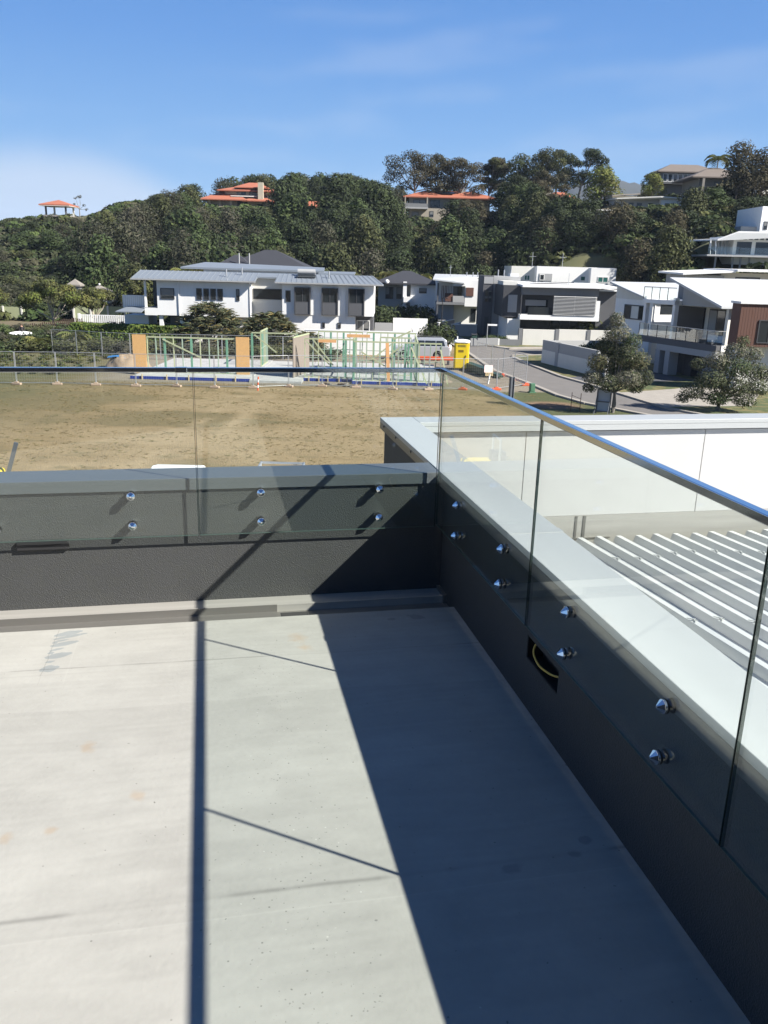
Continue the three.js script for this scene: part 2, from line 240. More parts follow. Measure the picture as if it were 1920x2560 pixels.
{ // right parapet, running on past the corner
  const w = terraceThing('parapet_wall', 'dark right parapet with a broad white metal capping', 'parapet', [0.09, -6, 3.2]);
  const L = (x0, x1, y0, y1, z0, z1, f = bx, ...a) => f(x0 - 0.09, x1 - 0.09, y0 + 6, y1 + 6, z0 - 3.2, z1 - 3.2, ...a);
  // a rectangular recess for a step light is left open in the inner face
  const hz0 = 1.2, hz1 = 1.49, hy0 = 0.192, hy1 = 0.283;
  mesh('wall', [L(0.07, 0.175, -6, 0.588, -1.495, 8), L(0, 0.0699, -6, hy0, -1.495, 8), L(0, 0.0699, hy1, 0.588, -1.495, 8), L(0, 0.0699, hy0, hy1, -1.495, hz0), L(0, 0.0699, hy0, hy1, hz1, 8)], M.charcoalRender, w);
  const bxm = mesh('recess_box', [L(0.002, 0.069, hy0 + 0.0005, hy0 + 0.004, hz0 + 0.001, hz1 - 0.001), L(0.002, 0.069, hy1 - 0.004, hy1 - 0.0005, hz0 + 0.001, hz1 - 0.001), L(0.002, 0.069, hy0 + 0.004, hy1 - 0.004, hz0 + 0.0005, hz0 + 0.005), L(0.002, 0.069, hy0 + 0.004, hy1 - 0.004, hz1 - 0.005, hz1 - 0.0005), L(0.064, 0.069, hy0 + 0.004, hy1 - 0.004, hz0 + 0.005, hz1 - 0.005)], M.boxBlack, w);
  bxm.userData.label = 'empty black recess awaiting its light';
  const P = (x, y, z) => new THREE.Vector3(x - 0.09, y + 6, z - 3.2);
  mesh('cable', new THREE.TubeGeometry(new THREE.CatmullRomCurve3([P(0.06, 0.262, 1.27), P(0.02, 0.268, 1.245), P(0.006, 0.24, 1.25), P(0.004, 0.215, 1.3), P(0.006, 0.222, 1.38), P(0.012, 0.236, 1.44), P(0.05, 0.24, 1.475)]), 40, 0.004, 8), M.cable, bxm);
  for (const [a, b] of [[-1.51, 0.99], [0.993, 3.0], [3.003, 8]]) {
    const c = mesh('capping', [L(-0.03, 0.19, 0.589, 0.616, a, b, rbx, 0.003, 1)], M.capWhite, w);
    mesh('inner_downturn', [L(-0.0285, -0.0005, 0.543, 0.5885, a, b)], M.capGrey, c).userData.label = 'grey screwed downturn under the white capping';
    if (a > 0) mesh('lap_strip', [L(-0.031, 0.191, 0.6155, 0.6175, a - 0.03, a + 0.02)], M.capWhite, c);
    mesh('outer_downturn', [L(0.1755, 0.1885, 0.50, 0.5885, a, b)], M.capWhite, c);
  }
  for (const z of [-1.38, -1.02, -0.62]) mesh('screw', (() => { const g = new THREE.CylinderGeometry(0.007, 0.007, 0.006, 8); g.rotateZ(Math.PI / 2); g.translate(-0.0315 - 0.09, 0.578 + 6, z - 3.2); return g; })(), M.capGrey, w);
}
{ // the lower white roof beyond the right parapet, boxed in by a white parapet at the far end
  const w = terraceThing('parapet_wall', 'white panelled parapet beyond the ribbed roof', 'parapet', [4.1, -6, -1.42]);
  const L = (x0, x1, y0, y1, z0, z1, f = bx, ...a) => f(x0 - 4.1, x1 - 4.1, y0 + 6, y1 + 6, z0 + 1.42, z1 + 1.42, ...a);
  mesh('wall', [L(0.176, 9, -6, 0.587, -1.49, -1.352)], M.whitePanel, w);
  for (const [a, b] of [[0.176, 0.937], [0.943, 2.268], [2.274, 3.6], [3.606, 4.93], [4.936, 6.3], [6.306, 9]]) mesh('panel', [L(a, b, -0.062, 0.537, -1.3515, -1.34)], M.whitePanel, w);
  const c = mesh('capping', [L(0.191, 9, 0.5875, 0.616, -1.51, -1.305, rbx, 0.003, 1)], M.capWhite, w);
  mesh('inner_downturn', [L(0.191, 9, 0.549, 0.587, -1.325, -1.3055)], M.capWhite, c);
  const gt = terraceThing('box_gutter', 'bare aluminium box gutter at the foot of the white parapet', 'gutter', [4.5, -0.34, -1.25]);
  const K = (x0, x1, y0, y1, z0, z1) => bx(x0 - 4.5, x1 - 4.5, y0 + 0.34, y1 + 0.34, z0 + 1.25, z1 + 1.25);
  mesh('sole', [K(0.2, 9, -0.34, -0.335, -1.34, -1.06)], M.millAluminium, gt);
  for (const [a, b] of [[0.2, 1.36], [1.3605, 2.86], [2.8605, 5.2], [5.2005, 9]]) mesh('back_sheet', [K(a, b, -0.3345, -0.063, -1.3385, -1.333)], M.millAluminium, gt);
  mesh('lap_strip', [K(1.345, 1.362, -0.334, -0.066, -1.3325, -1.329), K(1.405, 1.425, -0.334, -0.066, -1.3325, -1.3285), K(1.26, 1.62, -0.235, -0.225, -1.3325, -1.326)], M.dullAluminium, gt);
  // ribbed sheets: falling towards the gutter
  const roof = terraceThing('ribbed_metal_roof', 'pale ribbed metal roof with upstanding ribs beside the white capping', 'roof', [4.5, -0.3, 3]);
  const z0 = -1.22, z1 = 8, y0 = -0.235, sl = 0.066, yAt = z => y0 + sl * (z - z0);
  const O = (x, y, z) => [x - 4.5, y + 0.3, z - 3];
  mesh('sheet', slabFrom([O(0.177, yAt(z0), z0), O(9, yAt(z0), z0), O(9, yAt(z1), z1), O(0.177, yAt(z1), z1)], 0.01), M.roofWhite, roof);
  const pitch = 0.146, hR = 0.044, prof = [[-0.036, 0.0005], [-0.019, hR], [0.017, hR], [0.032, 0.0005]];
  for (let k = 0; k < 46; k++) {
    const x = 0.33 + k * pitch, ze = z0 - 0.03 + 0.012 * Math.sin(k * 2.1), F = prof.map(([a, b]) => O(x + a, yAt(ze) + b, ze)), Bk = prof.map(([a, b]) => O(x + a, yAt(z1) + b, z1));
    const q = [[F[3], F[2], F[1], F[0]], [Bk[0], Bk[1], Bk[2], Bk[3]]]; for (let i = 0; i < 3; i++) q.push([F[i], F[i + 1], Bk[i + 1], Bk[i]]);
    const rb = mesh('rib', polyhedron(q), M.roofWhite, roof);
    if (k < 22) for (const zc of [-0.72 + 0.05 * Math.sin(k), 0.45 + 0.05 * Math.sin(k * 1.7), 1.7]) {
      const y = yAt(zc) + hR;
      mesh('screw', [bar(O(x - 0.001, y, zc), O(x - 0.001, y + 0.012, zc), 0.009, 0.007, 7), plank(O(x - 0.022, y + 0.004, zc - 0.03), O(x + 0.012, y + 0.009, zc + 0.014), 0.006, 0.003), plank(O(x + 0.014, y + 0.006, zc - 0.012), O(x - 0.014, y + 0.004, zc + 0.03), 0.005, 0.003)], M.capWhite, rb);
    }
  }
  const fl = mesh('apron_flashing', slabFrom([O(0.1895, yAt(0.6) + 0.2, 0.6), O(0.1895, yAt(z1) + 0.2, z1), O(0.30, yAt(z1) + 0.075, z1), O(0.21, yAt(0.6) + 0.075, 0.6)], 0.003), M.capWhite, roof);
}
// ---- glass balustrades
const coneGeo = (() => { // faceted cap: eight flats rising to a small flat tip, then a short collar; axis +z
  const a = new THREE.CylinderGeometry(0.004, 0.0185, 0.0145, 8, 1); a.translate(0, 0.01325, 0); const b = new THREE.CylinderGeometry(0.0185, 0.0185, 0.006, 24, 1); b.translate(0, 0.003, 0);
  const g = mrg([a.toNonIndexed(), b.toNonIndexed()]); g.computeVertexNormals(); g.rotateX(Math.PI / 2); return g;
})();
const gasketGeo = (() => { const g = new THREE.CylinderGeometry(0.0192, 0.0192, 0.0035, 24); g.rotateX(Math.PI / 2); return g; })();
const spacerGeo = (() => { const g = new THREE.CylinderGeometry(0.0185, 0.0185, 0.031, 20); g.rotateX(Math.PI / 2); return g; })();
mat('glassLip', [0.045, 0.075, 0.065], 0.3);
function standoff(parent, x, y, z, turn) { // origin on the wall face, pointing along +z before the turn
  const s = new THREE.Group(); s.name = 'standoff'; s.position.set(x, y, z); s.rotation.y = turn; parent.add(s);
  mesh('spacer', spacerGeo, M.chrome, s).position.z = 0.0165; mesh('gasket', gasketGeo, M.rubber, s).position.z = 0.0345; mesh('gasket', gasketGeo, M.rubber, s).position.z = 0.0525; mesh('cone_cap', coneGeo, M.chrome, s).position.z = 0.0545;
}
function pane(parent, w, y0, y1, t = 0.010) { // panel centred on its own origin at its left foot, lying in local x-y
  const p = mesh('glass_panel', (() => { const g = new THREE.BoxGeometry(w - 0.004, y1 - y0 - 0.004, t); g.translate(w / 2, (y0 + y1) / 2, 0); return g; })(), M.pane, parent);
  mesh('edge', bx(0, 0.0019, y0, y1, -t * 0.4, t * 0.4), M.glassEdge, p); mesh('edge', bx(w - 0.0019, w, y0, y1, -t * 0.4, t * 0.4), M.glassEdge, p); mesh('lower_edge', bx(0.002, w - 0.002, y0 - 0.0005, y0 + 0.0015, -t * 0.45, t * 0.45), M.glassLip, p); return p;
}
{
  const b = terraceThing('glass_balustrade', 'frameless glass balustrade with chrome rail along the back parapet', 'balustrade', [0, 0, 0.0465]);
  for (const [a, c] of [[-6.0, -4.803], [-4.799, -3.602], [-3.598, -2.4], [-2.396, -1.2], [-1.196, -0.056]]) pane(b, c - a, 0.345, 1.112).position.x = a;
  for (const x of [-5.4, -4.5, -3.9, -3.3, -2.68, -2.082, -1.496, -0.909, -0.34]) for (const y of [0.404, 0.546]) standoff(b, x, y, -0.0465, 0);
  const r1 = mesh('handrail', [rbx(-6.0, -1.25, 1.106, 1.127, -0.0125, 0.0125, 0.0025, 2)], M.railSteel, b);
  mesh('handrail', [rbx(-1.249, -0.0465 + 0.0125, 1.106, 1.127, -0.0125, 0.0125, 0.0025, 2)], M.railSteel, b);
  mesh('joiner', [rbx(-1.275, -1.223, 1.1045, 1.1285, -0.014, 0.014, 0.002, 1)], M.chrome, r1);
}
{
  const b = terraceThing('glass_balustrade', 'frameless glass balustrade with chrome rail along the right parapet', 'balustrade', [-0.0505, 0, 0]); b.rotation.y = 0.004;
  for (const [a, c] of [[0.058, 1.28], [1.284, 2.478], [2.482, 3.676], [3.68, 4.874], [4.878, 6.07]]) { const p = pane(b, c - a, 0.36, 1.112); p.rotation.y = -Math.PI / 2; p.position.z = a; }
  for (const z of [0.404, 1.006, 1.616, 2.204, 2.82, 3.42, 4.02, 4.62]) for (const y of [0.412, 0.555]) standoff(b, 0.0465, y, z, -Math.PI / 2);
  mesh('handrail', [rbx(-0.0125, 0.0125, 1.106, 1.127, 0.0595, 6.1, 0.0025, 2)], M.railSteel, b);
}
{ // step light set in the back parapet
  const s = terraceThing('step_light', 'dark step light with a curved slot set into the back parapet', 'light', [-1.9, 0.314, 0.0]);
  mesh('faceplate', [rbx(-0.113, 0.113, -0.022, 0.018, 0.0005, 0.022, 0.004, 2)], M.stepLight, s);
  mesh('slot', (() => { const sh = new THREE.Shape(); sh.moveTo(-0.085, 0.004); sh.quadraticCurveTo(0, -0.004, 0.085, 0.006); sh.quadraticCurveTo(0, -0.02, -0.085, 0.004); const g = new THREE.ExtrudeGeometry(sh, { depth: 0.003, bevelEnabled: false }); g.translate(0, 0, 0.0205); return g; })(), M.boxBlack, s);
}

{ // the house the terrace belongs to, behind the photographer: charcoal wall with dark sliding doors, mirrored in rail and glass
  const w = terraceThing('terrace_house', 'charcoal house wall with dark sliding glass doors opening onto the terrace', 'house', [-3.4, -6, 5.8]);
  const L = (x0, x1, y0, y1, z0, z1, f = bx, ...a) => f(x0 + 3.4, x1 + 3.4, y0 + 6, y1 + 6, z0 - 5.8, z1 - 5.8, ...a);
  mesh('wall', [L(-7, -4.9, -6, 2.75, 5.601, 6.2), L(-0.9, -0.001, -6, 2.75, 5.601, 6.2), L(-4.899, -0.901, 2.3, 2.75, 5.601, 6.2), L(-4.899, -0.901, -6, 0.05, 5.601, 6.2)], M.charcoalRender, w);
  const d = mesh('sliding_doors', [L(-4.898, -0.902, 0.051, 0.1, 5.68, 5.76), L(-4.898, -0.902, 2.24, 2.299, 5.68, 5.76), ...[-4.898, -3.6, -2.27, -0.962].map(x => L(x, x + 0.06, 0.1, 2.24, 5.68, 5.76))], M.charcoal, w);
  for (const x of [-4.838, -3.54, -2.21]) mesh('pane', L(x + 0.001, x + 1.235, 0.101, 2.239, 5.71, 5.725), M.glassDark, d);
  mesh('capping', L(-7.05, 0.0, 2.751, 2.79, 5.56, 6.24), M.capGrey, w);
}

// ---------------------------------------------------------------- ground, hills, roads
const table = (pts, x) => { if (x <= pts[0][0]) return pts[0][1]; for (let i = 1; i < pts.length; i++) if (x <= pts[i][0]) { const t = (x - pts[i - 1][0]) / (pts[i][0] - pts[i - 1][0]); return lerp(pts[i - 1][1], pts[i][1], t * t * (3 - 2 * t)); } return pts[pts.length - 1][1]; };
const CREST = [[-150, 8], [-83, 11], [-64, 15.0], [-50, 17], [-36, 18.5], [-12, 18.5], [4, 16.8], [20, 17], [38, 19], [50, 21], [62, 22], [90, 24], [140, 26]];
const FOOT = [[-150, 105], [-60, 108], [-30, 112], [-10, 114], [5, 128], [20, 130], [30, 104], [40, 80], [50, 72], [70, 66], [120, 60]];
const TOPV = [[-150, 168], [-60, 170], [-30, 182], [0, 178], [20, 176], [40, 160], [55, 150], [90, 145]];
// lines of sight from the street to the hill houses, kept open by the lie of the land: [uMin, uMax, v, lowest height seen]
const VIEWS = [[-41.5, -24.4, 188, 19.1], [-19.2, -14.8, 188, 19.3], [2.2, 9.6, 176, 16.8], [9.6, 17, 177, 21.1], [33.2, 37, 184, 22.4], [30.5, 35, 149, 14.8], [42.5, 50, 154, 18.7], [50, 57, 167, 24.0], [51.2, 56, 152, 22.3], [61, 68, 151, 20.9], [36, 52, 100, 8.6], [-67.4, -60.8, 169, 15.7], [46.4, 52, 112, 13.2], [-8, 8, 117, 4.6], [5, 24, 107, 6.9], [16, 34, 121, 5.0]];
function hill(u, v) {
  const w = u * 165 / Math.max(90, v); // valleys run towards the viewer's street
  const t = clamp((v - table(FOOT, w)) / (table(TOPV, w) - table(FOOT, w)));
  let h = table(CREST, w) * t * t * (3 - 2 * t);
  const back = clamp((v - table(TOPV, w) - 8) / 160); h *= 1 - 0.75 * back * back * (3 - 2 * back);
  if (t > 0) for (const [a, b, vv, lo] of VIEWS) if (v < vv + 6) { const s = u / v * vv, w2 = sstep(a - 7, a - 1, s) * (1 - sstep(b + 1, b + 7, s)), lim = 7.58 + (lo - 7.58) * Math.min(v, vv) / vv - 0.5 - 4.7 * sstep(2, 26, vv - v); if (w2 > 0 && h > lim) h = lerp(h, Math.max(0, lim), w2); }
  if (t > 0) h += t * (fbm(u * 0.06, v * 0.06, 3, 5) - 0.5) * 2.2;
  return h;
}
{
  // one sheet to the horizon, finer near the street
  const us = [], vs = []; for (let a = -130; a <= 130; a += 3.25) us.push(a); for (const a of [160, 220, 320, 480, 800, 1400, 3000]) { us.push(a); us.unshift(-a); }
  for (const a of [-3000, -1200, -400, -120, -60, -30]) vs.push(a); for (let a = 0; a <= 260; a += 3.25) vs.push(a); for (const a of [300, 360, 450, 600, 900, 1500, 3000]) vs.push(a);
  const P = [], C = [], I = [], W = us.length;
  for (const v of vs) for (const u of us) {
    const h = hill(u, v), p = site(u, h - 0.02, v); P.push(p.x, p.y, p.z);
    const n = fbm(u * 0.09, v * 0.09, 4, 7), m = fbm(u * 0.5, v * 0.5, 3, 8); const k = 0.75 + 0.5 * m;
    const g = [0.075, 0.08, 0.032], b = [0.12, 0.095, 0.055]; for (let i = 0; i < 3; i++) C.push(lerp(g[i], b[i], sstep(0.4, 0.65, n)) * k);
  }
  for (let j = 0; j < vs.length - 1; j++) for (let i = 0; i < W - 1; i++) { const a = j * W + i, b = a + 1, c = a + W, d = c + 1; I.push(a, b, d, a, d, c); }
  const g = new THREE.BufferGeometry(); g.setAttribute('position', new THREE.Float32BufferAttribute(P, 3)); g.setAttribute('color', new THREE.Float32BufferAttribute(C, 3)); g.setIndex(I); g.computeVertexNormals();
  const m = mat('earth', [1, 1, 1], 0.95, 0, { vertexColors: true }); structure('ground', g, m, 'open ground rising into the wooded hill');
}
// flat sheets on the street plane: polygon in (u, v), uv in metres
function sheet(name, pts, lift, m, label, uvf) {
  const sh = new THREE.Shape(pts.map(([u, v]) => new THREE.Vector2(u, v))), g = new THREE.ShapeGeometry(sh); const p = g.attributes.position, uv = g.attributes.uv;
  for (let i = 0; i < p.count; i++) { const u = p.getX(i), v = p.getY(i), w = site(u, lift, v); if (uvf) uv.setXY(i, ...uvf(u, v)); else uv.setXY(i, u, v); p.setXYZ(i, w.x, w.y, w.z); }
  g.computeVertexNormals(); if (g.attributes.normal.getY(0) < 0) { const ix = g.index.array; for (let i = 0; i < ix.length; i += 3) { const t = ix[i]; ix[i] = ix[i + 1]; ix[i + 1] = t; } g.computeVertexNormals(); }
  return structure(name, g, m, label);
}
{ // the vacant block: dry winter turf, green in damp patches, painted reflection bands; texture covers u -62..18, v 8..88
  const N = 1536, U0 = -62, V0 = 8, SP = 80;
  const t = dataTex(N, N, (i, j, c) => {
    const u = U0 + i / N * SP, v = V0 + j / N * SP;
    const big = fbm(u * 0.11, v * 0.22, 4, 101), mid = fbm(u * 0.55, v * 0.9, 4, 102), fine = fbm(u * 3.1, v * 4.4, 4, 103), blade = fbm(u * 9, v * 11, 2, 104);
    let k = 0.76 + 0.24 * fine + 0.24 * blade;
    const dry = [0.20, 0.141, 0.066], pale = [0.265, 0.196, 0.107], olive = [0.118, 0.095, 0.04], green = [0.056, 0.068, 0.02], soil = [0.18, 0.112, 0.064];
    let r = dry.slice(); const mixin = (q, a) => { for (let n = 0; n < 3; n++) r[n] = lerp(r[n], q[n], clamp(a)); };
    mixin(pale, 0.7 * sstep(0.46, 0.7, big + 0.35 * (mid - 0.5))); mixin(olive, 0.6 * sstep(0.50, 0.38, big + 0.5 * (mid - 0.5)));
    mixin(olive, 0.55 * sstep(0.62, 0.78, fbm(u * 0.9 + 9, v * 2.0, 4, 115)));
    // lusher turf towards the dune on the west and beside the kerb on the east
    const edge = fbm(u * 0.3, v * 0.3, 3, 106) * 5 - 2.5;
    mixin(green, 0.9 * sstep(-17, -24, u + edge) * sstep(39, 47, v + edge * 0.6)); mixin(green, 0.95 * sstep(5.6, 8, u + edge * 0.5 + (v - 52) * 0.05) * sstep(40, 46, v) * (1 - sstep(56, 59, v)));
    mixin(olive, 0.4 * sstep(-13, -19, u + edge));
    // bare soil by the kerb and round the slab
    mixin(soil, sstep(0.9, 0.3, Math.hypot((u - 9.6) / 2.6, (v - 48.6) / 1.9) + 0.5 * (mid - 0.5)));
    mixin([0.20, 0.17, 0.125], sstep(0, 1.2, v - 53.2 + 1.6 * (mid - 0.5)) * sstep(-21, -18, u) * (1 - sstep(70, 74, v)));
    // twin pale bands painted in for bright reflections in the glass
    const reflBand = a => Math.exp(-Math.pow((u - a) / 0.42, 2)); mixin(pale, 0.95 * (reflBand(-9.2 + (v - 40) * 0.05) + reflBand(-7.5 + (v - 40) * 0.05)) * sstep(0.35, 0.6, mid) * (1 - sstep(49, 51, v)));
    for (let n = 0; n < 3; n++) c[n] = r[n] * k;
  }, true, THREE.ClampToEdgeWrapping);
  const bf = seamless((x, y) => fbm(x * 0.12, y * 0.12, 4, 95), 512), bt = dataTex(512, 512, (i, j, c) => { c[0] = c[1] = c[2] = bf(i, j); }, false); bt.repeat.set(30, 30);
  mat('turf', [1, 1, 1], 0.95, 0, { map: t, bumpMap: bt, bumpScale: 0.05 });
  sheet('dry_field', [[-62, 8], [20, 8], [20, 34], [16, 44.6], [12.35, 48.6], [10.95, 52.4], [9.85, 58.6], [8.4, 64.6], [7.6, 79], [6.6, 88], [-62, 88]], 0.0, M.turf, 'dry tan turf of the vacant block', (u, v) => [(u - U0) / SP, (v - V0) / SP]);
}
{ // asphalt, kerbs, verges
  const f = seamless((x, y) => 0.6 * fbm(x * 0.02, y * 0.02, 4, 121) + 0.4 * fbm(x * 0.35, y * 0.35, 3, 122), 512);
  const t = dataTex(512, 512, (i, j, c) => { const k = 0.78 + 0.44 * f(i, j); c[0] = 0.14 * k; c[1] = 0.13 * k; c[2] = 0.12 * k; }); t.repeat.set(0.16, 0.16);
  mat('asphalt', [1, 1, 1], 0.9, 0, { map: t });
  const cf = dataTex(256, 256, (i, j, c) => { const k = 0.85 + 0.3 * fbm(i * 0.05, j * 0.05, 4, 131); c[0] = 0.29 * k; c[1] = 0.265 * k; c[2] = 0.23 * k; }); cf.repeat.set(0.3, 0.3);
  mat('kerbConcrete', [1, 1, 1], 0.9, 0, { map: cf });
  const gt = dataTex(512, 512, (i, j, c) => { const n = fbm(i * 0.03, j * 0.03, 4, 141), k = 0.7 + 0.6 * fbm(i * 0.3, j * 0.3, 3, 142); const m = sstep(0.45, 0.6, n); c[0] = lerp(0.066, 0.14, m) * k; c[1] = lerp(0.082, 0.12, m) * k; c[2] = lerp(0.026, 0.045, m) * k; }); gt.repeat.set(0.12, 0.12);
  mat('verge', [1, 1, 1], 0.95, 0, { map: gt });
  const left = [[22, 33], [15.2, 44.8], [12.0, 49.4], [10.9, 52.4], [9.8, 58.6], [8.4, 64.6], [7.55, 79.2], [5.6, 96], [3.3, 116], [0.9, 140]];
  const right = [[26.5, 35], [19, 44], [16.2, 48.2], [14.84, 54.0], [13.75, 58.6], [12.7, 62.2], [11.6, 70], [11.0, 76]], rightUp = [[9.9, 86.4], [8.2, 92], [6.9, 104], [5.8, 116], [4.2, 140]];
  sheet('road', [...left, [4.2, 140], ...rightUp.slice(0, 4).reverse(), [11.9, 83.2], [15.6, 84.9], [40, 92], [40, 84.6], [14.4, 78.2], ...right.slice().reverse()].filter((p, i, a) => true), 0.006, M.asphalt, 'grey asphalt residential street');
  function kerb(line, side, name = 'kerb') { // raised strip 0.3 m wide along a polyline, on the given side
    const parts = []; for (let i = 0; i < line.length - 1; i++) { const [u0, v0] = line[i], [u1, v1] = line[i + 1], L = Math.hypot(u1 - u0, v1 - v0), nx = side * (v1 - v0) / L * 0.32, nz = -side * (u1 - u0) / L * 0.32; const A = site(u0, 0.11, v0), B = site(u1, 0.11, v1), C = site(u1 + nx, 0.11, v1 + nz), D = site(u0 + nx, 0.11, v0 + nz); parts.push(slabFrom([A, B, C, D].map(p => p.toArray()), 0.12)); }
    structure(name, mrg(parts), M.kerbConcrete, 'pale concrete kerb');
  }
  kerb(left, -1); kerb(right, 1); kerb([[9.9, 86.4], [8.2, 92], [6.9, 104], [5.8, 116]], 1); kerb([[11.2, 77], [14.4, 78.2], [40, 84.6]], 1); kerb([[9.9, 86.3], [11.9, 83.2], [15.6, 84.9], [40, 92]], -1);
  sheet('verge', [[11.35, 77.3], [14.5, 78.5], [40, 84.9], [44, 60], [30, 36], [26.8, 35.2], [19.3, 44.2], [16.5, 48.4], [15.15, 54.1], [14.05, 58.7], [13, 62.3], [11.9, 70.1]], 0.06, M.verge, 'green verge beside the street');
  sheet('verge', [[10.2, 86.5], [12.0, 83.6], [15.6, 85.3], [40, 92.4], [40, 135], [6.0, 135], [6.1, 116], [7.2, 104], [8.5, 92.1]], 0.06, M.verge, 'mown verge in front of the modern houses');
  sheet('footpath', [[10.6, 85.6], [12.2, 84.2], [24, 88.2], [24, 89.2], [12.2, 85.3], [10.9, 86.4]], 0.066, M.kerbConcrete, 'pale concrete footpath');
  sheet('driveway', [[16.2, 48.7], [15.0, 54.2], [19.6, 56.8], [21.6, 58.9], [24.5, 55], [22, 50]], 0.066, M.kerbConcrete, 'pale concrete driveway');
  sheet('driveway', [[14.2, 58.6], [13.4, 61.6], [20.5, 67.5], [22.6, 61.6]], 0.067, mat('pavers', [0.075, 0.076, 0.08], 0.8), 'dark paved driveway');
}
{ // far range
  const P = [], I = [], n = 70, m = 12; for (let j = 0; j <= m; j++) for (let i = 0; i <= n; i++) { const u = 100 + i / n * 680, v = 1400 + j / m * 500, e = Math.sin(clamp(i / n) * Math.PI); const top = 70 + 118 * Math.exp(-Math.pow(Math.abs(u - 425) / 190, 2.6)); const h = e * top * Math.sin(clamp(j / m * 1.25) * Math.PI / 2) * (0.95 + 0.1 * fbm(u * 0.03, v * 0.03, 4, 3)) + 9 * (fbm(u * 0.16, v * 0.16, 3, 14) - 0.5); const p = site(u, h - 4, v); P.push(p.x, p.y, p.z); }
  for (let j = 0; j < m; j++) for (let i = 0; i < n; i++) { const a = j * (n + 1) + i; I.push(a, a + 1, a + n + 2, a, a + n + 2, a + n + 1); }
  const g = new THREE.BufferGeometry(); g.setAttribute('position', new THREE.Float32BufferAttribute(P, 3)); g.setIndex(I); g.computeVertexNormals(); structure('hill', g, mat('farForest', [0.030, 0.034, 0.030], 0.95), 'distant wooded hill');
}

// ---------------------------------------------------------------- houses
mat('blind', [0.17, 0.168, 0.16], 0.25);
function house(name, label, u0, v0, turn = 0, group, base = 0) {
  const g = thing(name, label, 'house', [u0, base, v0], turn, group);
  const h = { g };
  h.geo = (a, b, y0, y1, c, d) => bx(a - u0, b - u0, y0 - base, y1 - base, -(c - v0), -(d - v0));
  h.box = (n, a, b, y0, y1, c, d, m, parent = g) => mesh(n, h.geo(a, b, y0, y1, c, d), m, parent);
  h.pt = (u, y, v) => [u - u0, y - base, -(v - v0)];
  h.slab = (n, pts, th, m, parent = g) => mesh(n, slabFrom(pts.map(p => h.pt(...p)), th), m, parent);
  // a framed window in a wall facing the street (front face at v), nx by ny panes
  h.win = (a, b, y0, y1, v, nx = 1, ny = 1, o = {}) => {
    const f = o.f || 0.07, fr = [h.geo(a, b, y0, y0 + f, v - 0.06, v + 0.02), h.geo(a, b, y1 - f, y1, v - 0.06, v + 0.02), h.geo(a, a + f, y0 + f, y1 - f, v - 0.06, v + 0.02), h.geo(b - f, b, y0 + f, y1 - f, v - 0.06, v + 0.02)];
    for (let i = 1; i < nx; i++) { const x = a + (b - a) * i / nx; fr.push(h.geo(x - f / 2, x + f / 2, y0 + f, y1 - f, v - 0.055, v + 0.015)); }
    for (let i = 1; i < ny; i++) { const y = y0 + (y1 - y0) * i / ny; fr.push(h.geo(a + f, b - f, y - f / 2, y + f / 2, v - 0.05, v + 0.01)); }
    const w = mesh('window', fr, o.frame || M.charcoal, o.parent || g);
    for (let i = 0; i < nx; i++) for (let j = 0; j < ny; j++) { const x0 = a + (b - a) * i / nx + f * 0.55, x1 = a + (b - a) * (i + 1) / nx - f * 0.55, q0 = y0 + (y1 - y0) * j / ny + f * 0.55, q1 = y0 + (y1 - y0) * (j + 1) / ny - f * 0.55; mesh('pane', h.geo(x0, x1, q0, q1, v - 0.025, v + 0.005), o.glass || M.glassDark, w); if (!o.glass && hash2(Math.round(x0 * 37), Math.round(q0 * 53), 5) < 0.4) mesh('blind', h.geo(x0 + 0.02, x1 - 0.02, lerp(q1, q0, 0.3 + 0.4 * hash2(Math.round(x0 * 11), 3, 9)), q1 - 0.01, v - 0.029, v - 0.0255), M.blind, w); }
    return w;
  };
  // window in a wall facing west (face at u), along v
  h.winW = (u, v0_, v1_, y0, y1, o = {}) => { const f = 0.07; const w = mesh('window', [h.geo(u - 0.06, u + 0.02, y0, y0 + f, v0_, v1_), h.geo(u - 0.06, u + 0.02, y1 - f, y1, v0_, v1_), h.geo(u - 0.06, u + 0.02, y0 + f, y1 - f, v0_, v0_ + f), h.geo(u - 0.06, u + 0.02, y0 + f, y1 - f, v1_ - f, v1_)], o.frame || M.charcoal, o.parent || g); mesh('pane', h.geo(u - 0.03, u + 0.004, y0 + f, y1 - f, v0_ + f, v1_ - f), o.glass || M.glassDark, w); return w; };
  return h;
}
// roof sheeting lines as low ribs laid on a plane from eave to ridge
function roofRibs(h, parent, eA, eB, rA, rB, n, m, lift = 0.012) { for (let i = 0; i <= n; i++) { const t = i / n, a = h.pt(lerp(eA[0], eB[0], t), lerp(eA[1], eB[1], t) + lift, lerp(eA[2], eB[2], t)), b = h.pt(lerp(rA[0], rB[0], t), lerp(rA[1], rB[1], t) + lift, lerp(rA[2], rB[2], t)); mesh('roof_rib', plank(a, b, 0.07, 0.04), m, parent); } }

